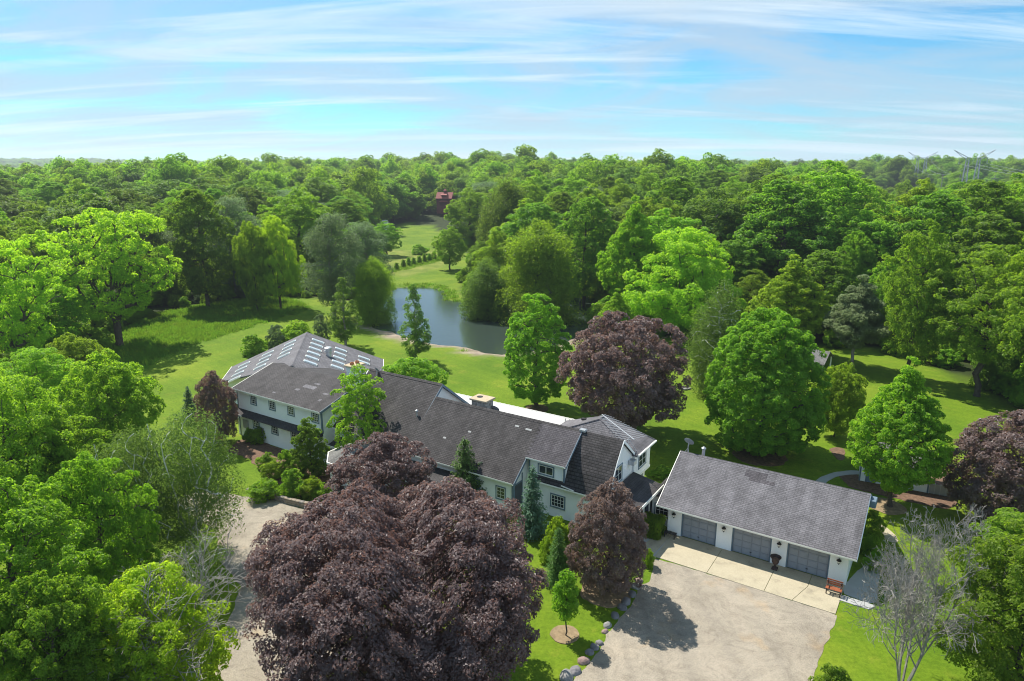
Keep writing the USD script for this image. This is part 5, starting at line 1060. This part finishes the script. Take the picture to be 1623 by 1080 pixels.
# the power line's cleared strip on the right
qq = P2[:, 0] / P2[:, 1]; P2 = P2[~((qq > .50) & (np.abs(P2[:, 1] - 530) < 85) & (frng.random(len(P2)) < .9))]
hz = hills(P2[:, 0], P2[:, 1]); sc_ = (.85 + .4 * frng.random(len(P2))) * (1 + .35 * ss(800, 1700, P2[:, 1]) + .7 * ss(1700, 2600, P2[:, 1]))
sc_ *= np.where(P2[:, 1] < 900, .72 + .75 * meshkit.fbm(np.column_stack([P2 / 85, np.zeros(len(P2))]), 2, 8), 1.0)
sc_ *= np.where((P2[:, 0] / P2[:, 1] > .47) & (P2[:, 1] < 640), .68, 1.0)
idx = frng.choice(len(FAR), len(P2), p=[.24, .2, .14, .2, .08, .14])
scl = np.stack([sc_ * (.85 + .5 * frng.random(len(P2))), sc_ * (.85 + .5 * frng.random(len(P2))), sc_ * (.8 + .35 * frng.random(len(P2))) / (1 + .5 * ss(1700, 2600, P2[:, 1]))], 1)
instancer('distant_wood', far_p, np.column_stack([P2, hz]), idx, frng.random(len(P2)) * 6.28, scl, 'mass of distant treetops rolling to the horizon', 'wood')
print('far trees', len(P2))
# ---------------------------------------------------------------- stones, walls, sheds, far things
brng = np.random.default_rng(12)
def rock(seed, r, flat=.7):
    s = trimesh.creation.icosphere(3, 1.0); v = np.array(s.vertices)
    v *= (1 + .55 * (meshkit.fbm(v * 1.1 + seed * 5.1, 3, seed) - .5))[:, None]
    return v * np.array([r, r * .8, r * flat]), np.array(s.faces)
for k, (x, y) in enumerate(BOULD):
    r = (.34, .44, .40, .42, .40, .36, .34, .26, .30, .34, .32, .42, .44, .55)[k % 14]
    lab = ['first boulder at the garage end of the driveway edge, reddish', 'pale rounded boulder next to the reddish end one', 'third boulder from the garage end of the edging row', 'fourth boulder from the garage end of the edging row', 'fifth boulder from the garage end, in the maple shadow', 'sixth boulder from the garage end, in the maple shadow', 'flat boulder half sunk at the shadow edge of the driveway', 'small pinkish stone in the middle of the driveway edge', 'small grey boulder where the lawn bulges to the driveway', 'round grey boulder next to the small grey one', 'dark boulder before the pink one of the driveway edge', 'pinkish boulder near the bottom of the driveway edge', 'large grey boulder second from the bottom of the row', 'largest pale boulder at the bottom end of the row'][k]
    t = tag(put('boulder', shift(rotz(rock(k, r * .88), brng.random() * 360), (x, y, r * .05)), boulder_m[(1, 2, 0, 0, 0, 0, 2, 1, 0, 0, 0, 1, 0, 2)[k]], smooth=True), lab, 'boulder')
# retaining wall of blocks in two courses and caps
rw = thing('retaining_wall', 'low curved retaining wall of tan blocks at the head of the left driveway', 'wall', (0, 0, 0))
wl = LineString(WALL)
for c in range(3):
    L = .42; n = int(wl.length / L)
    for k in range(n):
        s = (k + .5 * (c % 2)) * L
        a, b = wl.interpolate(s).coords[0], wl.interpolate(min(wl.length, s + L)).coords[0]
        if math.hypot(b[0]-a[0], b[1]-a[1]) < .15: continue
        ang_ = math.degrees(math.atan2(b[1]-a[1], b[0]-a[0])); h = .2
        m = bbox(.008, L - .008, -.15 - .02 * brng.random(), .15 if c < 2 else .19, c * h + .004, (c + 1) * h - (0 if c < 2 else .08), .02)
        put('block' if c < 2 else 'cap_block', shift(rotz(m, ang_), (a[0], a[1], 0)), blockm[int(brng.random() < .4)], rw)
# clipped hedge by the garage
def hedge(label, x, y, rz, L, Wd, Hh, mat_, seed):
    rg = np.random.default_rng(seed); t = thing('hedge', label, 'hedge', (x, y, 0), rz); n = int(1500 * (L * Hh * 2 + L * Wd))
    q = rg.random((n, 3)); face = rg.choice(5, n, p=np.array([L*Hh, L*Hh, Wd*Hh, Wd*Hh, L*Wd]) / (2*L*Hh + 2*Wd*Hh + L*Wd))
    p = (q - [.5, .5, 0]) * [L, Wd, Hh]; nr_ = np.zeros((n, 3))
    for f_, (ax_, val, nn) in enumerate(((1, -Wd/2, (0, -1, .3)), (1, Wd/2, (0, 1, .3)), (0, -L/2, (-1, 0, .3)), (0, L/2, (1, 0, .3)), (2, Hh, (0, 0, 1)))):
        k = face == f_; p[k, ax_] = val; nr_[k] = nn
    p += (meshkit.fbm(p * 2.2 + seed, 3, seed)[:, None] - .5) * .5 * nr_ + rg.normal(size=(n, 3)) * .06
    put('foliage', leaf_mesh(p, nr_ + rg.normal(size=(n, 3)) * .5, .10, rg), LM[mat_], t); put('core', bbox(-L/2+.2, L/2-.2, -Wd/2+.2, Wd/2-.2, 0, Hh-.22, .1), bark, t)
hx = W(-1.55, -.55); hedge('clipped green hedge between the breezeway and the garage', hx[0], hx[1], HR, 2.5, 1.5, 1.35, 'mid', 3)
# small white shed behind the yellow-green maple, its front parallel to its mulch strip
sa_, sb_ = np.array([31.94, 57.78]), np.array([36.81, 55.27]); dv = (sb_ - sa_) / np.linalg.norm(sb_ - sa_); srz = math.degrees(math.atan2(dv[1], dv[0])); SL = float(np.linalg.norm(sb_ - sa_))
shed = thing('garden_shed', 'small white shed with a grey roof half hidden by the yellow-green maple', 'shed', (sa_[0], sa_[1], 0), srz)
put('wall', cat_mesh([ext_x([(0, 0), (0, 2.35), (1.75, 3.25), (3.5, 2.35), (3.5, 0)], 0, SL)]), white, shed)
put('roof', strip_x([(-.3, 2.26), (1.75, 3.42), (3.8, 2.26)], .12, -.25, SL + .25), roof_small, shed)
put('corner_board', box(SL - .1, SL + .02, -.02, .1, 0, 2.3), trimb, shed); put('corner_board', box(-.02, .1, -.02, .1, 0, 2.3), trimb, shed)
d_ = put('door', bbox(.5, 1.35, -.05, -.004, .05, 2.0), trimb, shed); put('handle', shift(tm(trimesh.creation.icosphere(1, .04)), (1.25, -.08, 1.0)), metal, d_)
sw = thing('bin_enclosure', 'low grey-white panel fence joined to the right end of the shed', 'fence', (sb_[0] + dv[0]*.05, sb_[1] + dv[1]*.05, 0), srz)
for k in range(4): put('panel', bbox(.02 + k * .42, .42 + k * .42, -.03, .03, .05, .95, .01), concrete_grey, sw)
for k in range(5): put('post', bbox(k * .42 - .03, k * .42 + .03, -.06, .06, 0, 1.0, .01), metal, sw)
# the tiny roof behind the big round tree
pv = thing('small_shelter', 'small dark-roofed shelter peeping out between the big round tree and the pine', 'shelter', (41.9, 91.6, 0), -38)
put('roof', strip_x([(-2.6, 2.2), (0, 3.5), (2.6, 2.2)], .12, -2.2, 2.2), roof_small, pv)
for x in (-1.9, 1.9):
    for y in (-2.2, 2.2): put('post', bbox(x-.08, x+.08, y-.08, y+.08, 0, 2.3), trimw, pv)
# ring of pale stones on the lawn
for k in range(7):
    a = k * .9; tag(put('field_stone', shift(rock(40 + k, .2 + .06 * (k % 3), .6), (22.6 + .55 * math.cos(a), 84.6 + .4 * math.sin(a), .08)), boulder_m[2], smooth=True), 'pale stone in the little heap on the lawn left of the big round tree', 'stone', 'heap of pale stones on the lawn')
# a grey bare trunk standing at the narrow end of the pond
t = thing('bare_tree', 'tall bare grey trunk at the narrow end of the pond', 'dead tree', (14.9, 147.5, -.3)); put('trunk', tube([(0, 0, -.5), (.1, 0, 4), (-.1, .05, 8), (.05, 0, 12.5)], [.26, .2, .15, .06], 8), bark_grey, t)
# pylons, wires and poles far right
steel = mat_simple('pylon_steel', (.30, .33, .36), .6, .3, .1)
def pylon(x, y, h, label, rz):
    z = float(hills(x, y)); t = thing('pylon', label, 'pylon', (x, y, z), rz); s = h / 42.0
    legs, br_ = [], []
    def lat(cx_):
        w0, w1 = 4.6 * s, 1.6 * s
        P = lambda f, a, b: np.array([cx_ * (1 - .0 * f) + a * (w0 + (w1 - w0) * f) / 2, b * (w0 + (w1 - w0) * f) / 2, f * h * .86])
        for a in (-1, 1):
            for b in (-1, 1): legs.append(tube([P(0, a, b), P(1, a, b)], .2 * s, 4))
        for k in range(9):
            f0, f1 = k / 9, (k + 1) / 9
            for a, b, c, d in ((-1, -1, 1, -1), (1, -1, 1, 1), (1, 1, -1, 1), (-1, 1, -1, -1)): br_.append(tube([P(f0, a, b), P(f1, c, d)], .085 * s, 3, cap=False)); br_.append(tube([P(f1, a, b), P(f1, c, d)], .07 * s, 3, cap=False))
    lat(-3.6 * s); lat(3.6 * s)
    put('tower', cat_mesh(legs), steel, t); put('bracing', cat_mesh(br_), steel, t)
    arms = []
    for sg in (-1, 1):
        for dy in (-.5, .5):
            arms.append(tube([(sg * 3.2 * s, dy, h * .86), (sg * 13.3 * s, dy * .3, h * .995)], .19 * s, 4)); arms.append(tube([(sg * 3.2 * s, dy, h * .80), (sg * 13.3 * s, dy * .3, h * .995)], .13 * s, 4))
    put('cross_arm', cat_mesh(arms + [tube([(-9 * s, 0, h * .855), (9 * s, 0, h * .855)], .22 * s, 4)]), steel, t)
    for sg in (-1, 1): put('insulator', tube([(sg * 9 * s, 0, h * .855), (sg * 9 * s, 0, h * .76)], .18 * s, 5), steel, t)
    put('insulator', tube([(0, 0, h * .855), (0, 0, h * .77)], .18 * s, 5), steel, t)
PY = [(307.0, 470.0, 37), (367.0, 632.0, 36), (459.0, 860.0, 35), (512, 1015, 36), (651, 1350, 40)]
for (x, y, h), l in zip(PY, ('nearest lattice pylon with wide raised arms at the right', 'second lattice pylon, left of the nearest', 'third lattice pylon on the skyline', 'fourth pylon, thin against the sky', 'fifth and faintest pylon on the skyline')): pylon(x, y, h, l, -24)
for k, dx in enumerate((-8, 0, 8)):
    for q in range(2):
        (xa, ya, ha), (xb, yb, hb) = ((PY[0], PY[1]) if q == 0 else ((330, 250, 36), PY[0]))
        c, s_ = math.cos(math.radians(-24)), math.sin(math.radians(-24)); f = np.linspace(0, 1, 22)
        za, zb = float(hills(xa, ya)) + ha * .76, float(hills(xb, yb)) + hb * .76
        pts_ = np.stack([xa + dx * c + (xb - xa) * f, ya + dx * s_ + (yb - ya) * f, za + (zb - za) * f - 9 * 4 * f * (1 - f)], 1)
        tag(put('power_line', tube(pts_, .05, 4), steel), f"{('left', 'middle', 'right')[k]} power line {'between the two nearest pylons' if q == 0 else 'running out of the picture from the nearest pylon'}", 'power line')
for k, (x, y) in enumerate(((300, 470), (268, 452), (286, 466), (318, 462), (329, 452))):
    z = float(hills(x, y)); t = thing('wooden_pole', f"{('middle', 'leftmost', 'second from left', 'fourth from left', 'rightmost')[k]} pale wooden power pole of the five under the pylons", 'pole', (x, y, z), 0, None, 'wooden poles under the pylons')
    put('pole', tube([(0, 0, -1), (0, 0, 21)], [.28, .2], 6), bark_grey, t); put('cross_arm', box(-2.4, 2.4, -.15, .15, 18.6, 18.95), bark_grey, t)
# red-roofed house far off in the wood
z = float(hills(*red_c)); rh = thing('red_house', 'distant red-roofed house among the trees beyond the field', 'house', (red_c[0], red_c[1], 14.2 - 7.0), -12, (.7, .7, .7))
put('wall', ext_x([(-4, -7), (-4, 6.0), (0, 9.6), (4, 6.0), (4, -7)], -6.2, 6.2), redwall, rh)
put('roof', strip_x([(-5, 5.2), (0, 10.0), (5, 5.2)], .3, -6.8, 6.8), redm, rh)
put('porch_roof', ext_x([(-4, 3.4), (-6.2, 2.6), (-6.2, 2.3), (-4, 2.3)], -3.2, 3.2), redm, rh); put('dormer_roof', ext_x([(-2.2, 8.9), (-4.4, 7.9), (-4.4, 7.5), (-2.2, 7.5)], -2.6, 2.6), redm, rh)
cu = put('cupola', box(-1, 1, -1, 1, 9.4, 11.2), redwall, rh); put('cupola_roof', (np.array([(-1.4, -1.4, 11.2), (1.4, -1.4, 11.2), (1.4, 1.4, 11.2), (-1.4, 1.4, 11.2), (0, 0, 12.8)]), np.array([(0, 1, 4), (1, 2, 4), (2, 3, 4), (3, 0, 4), (0, 2, 1), (0, 3, 2)])), redm, cu)
# white farm buildings at the head of the field
for (x, y, l, lab, rz) in ((-64.0, 292, 9, 'low white farm building left at the head of the far field', 8), (-60.5, 318, 6, 'second, smaller white building behind the lone tree', -5)):
    z = float(hills(x, y)); t = thing('farm_building', lab, 'building', (x, y, z), rz)
    put('wall', ext_x([(-3, 0), (-3, 2.8), (0, 4.2), (3, 2.8), (3, 0)], -l/2, l/2), white, t); put('roof', strip_x([(-3.4, 2.75), (0, 4.4), (3.4, 2.75)], .15, -l/2-.3, l/2+.3), membrane, t)
# parked car, only its rear roof and window reach into the bottom of the picture
carm = mat_simple('car_grey', (.42, .44, .45), .3, .5, .04)
cp = (-10.9, 30.2); car = thing('parked_car', 'light grey parked car under the huge purple maple, cut by the bottom edge', 'car', (cp[0], cp[1] - .6, .02), -35)
side_ = [(-2.25, .35), (-2.3, .85), (-1.9, .95), (-1.45, 1.42), (-.9, 1.5), (.4, 1.5), (1.05, 1.0), (2.1, .88), (2.3, .6), (2.25, .35)]
hull = cat_mesh([ext_y([(a, b) for a, b in side_], -.86, .86)])
put('body', hull, carm, car)
put('rear_window', (np.array([(-1.86, -.7, 1.0), (-1.86, .7, 1.0), (-1.48, .62, 1.40), (-1.48, -.62, 1.40)]) + np.array([-.012, 0, .012]), np.array([(0, 2, 1), (0, 3, 2)])), glass, car)
put('windscreen', (np.array([(1.02, -.7, 1.03), (1.02, .7, 1.03), (.46, .62, 1.46), (.46, -.62, 1.46)]) + np.array([.012, 0, .012]), np.array([(0, 1, 2), (0, 2, 3)])), glass, car)
for s in (-1, 1): put('side_window', box(-1.3, .7, s*.862 - .004, s*.862 + .004, 1.0, 1.38), glass, car)
for x in (-1.4, 1.4):
    for s in (-1, 1):
        w = tm(trimesh.creation.cylinder(.32, .2, sections=20)); w = (w[0][:, [0, 2, 1]] + [x, s * .80, .32], w[1][:, ::-1]); put('wheel', w, black, car)
for s in (-1, 1): put('tail_light', bbox(-2.33, -2.2, s*.62-.18, s*.62+.18, .7, .85, .01), redm, car)
# long grass of the meadow and the banks
grng = np.random.default_rng(9)
def tuft(seed, h, n, spread):
    rg = np.random.default_rng(seed); c = np.stack([rg.normal(size=n) * spread, rg.normal(size=n) * spread, np.full(n, 0)], 1)
    L = h * (.6 + .6 * rg.random(n)); a = rg.random(n) * 6.28; b = np.stack([np.cos(a), np.sin(a), 0 * a], 1); ln = rg.normal(size=(n, 3)) * .35 * L[:, None]; ln[:, 2] = 0
    tip = c + ln + np.array([0, 0, 1.0]) * L[:, None]; w = .03 + .03 * rg.random(n)
    v = np.stack([c - b * w[:, None], c + b * w[:, None], tip], 1).reshape(-1, 3); return v, np.arange(3 * n).reshape(-1, 3)
tufts = [[('tuft', tuft(k, (.3, .4, .55)[k], 30, .34), LM['grass'])] for k in range(3)]
gp = []
for poly, n, e in ((Polygon(MEADOW).buffer(1.5), 4200, 0), (LineString([(-33, 188), (-27, 203), (-21.5, 219)]).buffer(2.6), 420, 0), (pond.buffer(3.5).difference(pond.buffer(.5)), 1500, 1)):
    b = poly.bounds; k = 0; xy = np.stack([grng.uniform(b[0], b[2], n * 3), grng.uniform(b[1], b[3], n * 3)], 1)
    ok_ = shapely.contains(poly, shapely.points(xy))
    if e: ok_ &= (xy[:, 1] > 136) | (grng.random(len(xy)) < .02)
    gp.append(xy[ok_][:n])
gp = np.vstack(gp); gz_ = zat(gp[:, 0], gp[:, 1]); s_ = .6 + .8 * grng.random(len(gp))
instancer('meadow_grass', tufts, np.column_stack([gp, gz_ - .03]), grng.integers(0, 3, len(gp)), grng.random(len(gp)) * 6.28, np.stack([s_, s_, s_], 1), 'long grass of the meadow, the far field and the pond banks', 'long grass')
# ---------------------------------------------------------------- haze
HAZE = 0.00013
hm = M(stage, '/World/Looks/haze', {'v': ('principled_volume', {'color': (.86, .93, 1.0), 'density': HAZE, 'anisotropy': .25})}, [], volume='v.volume')
tag(put('haze', box(-7000, 7000, -1500, 6500, -4, 160), hm), 'thin bluish summer haze over the whole landscape', 'haze', kind='stuff')
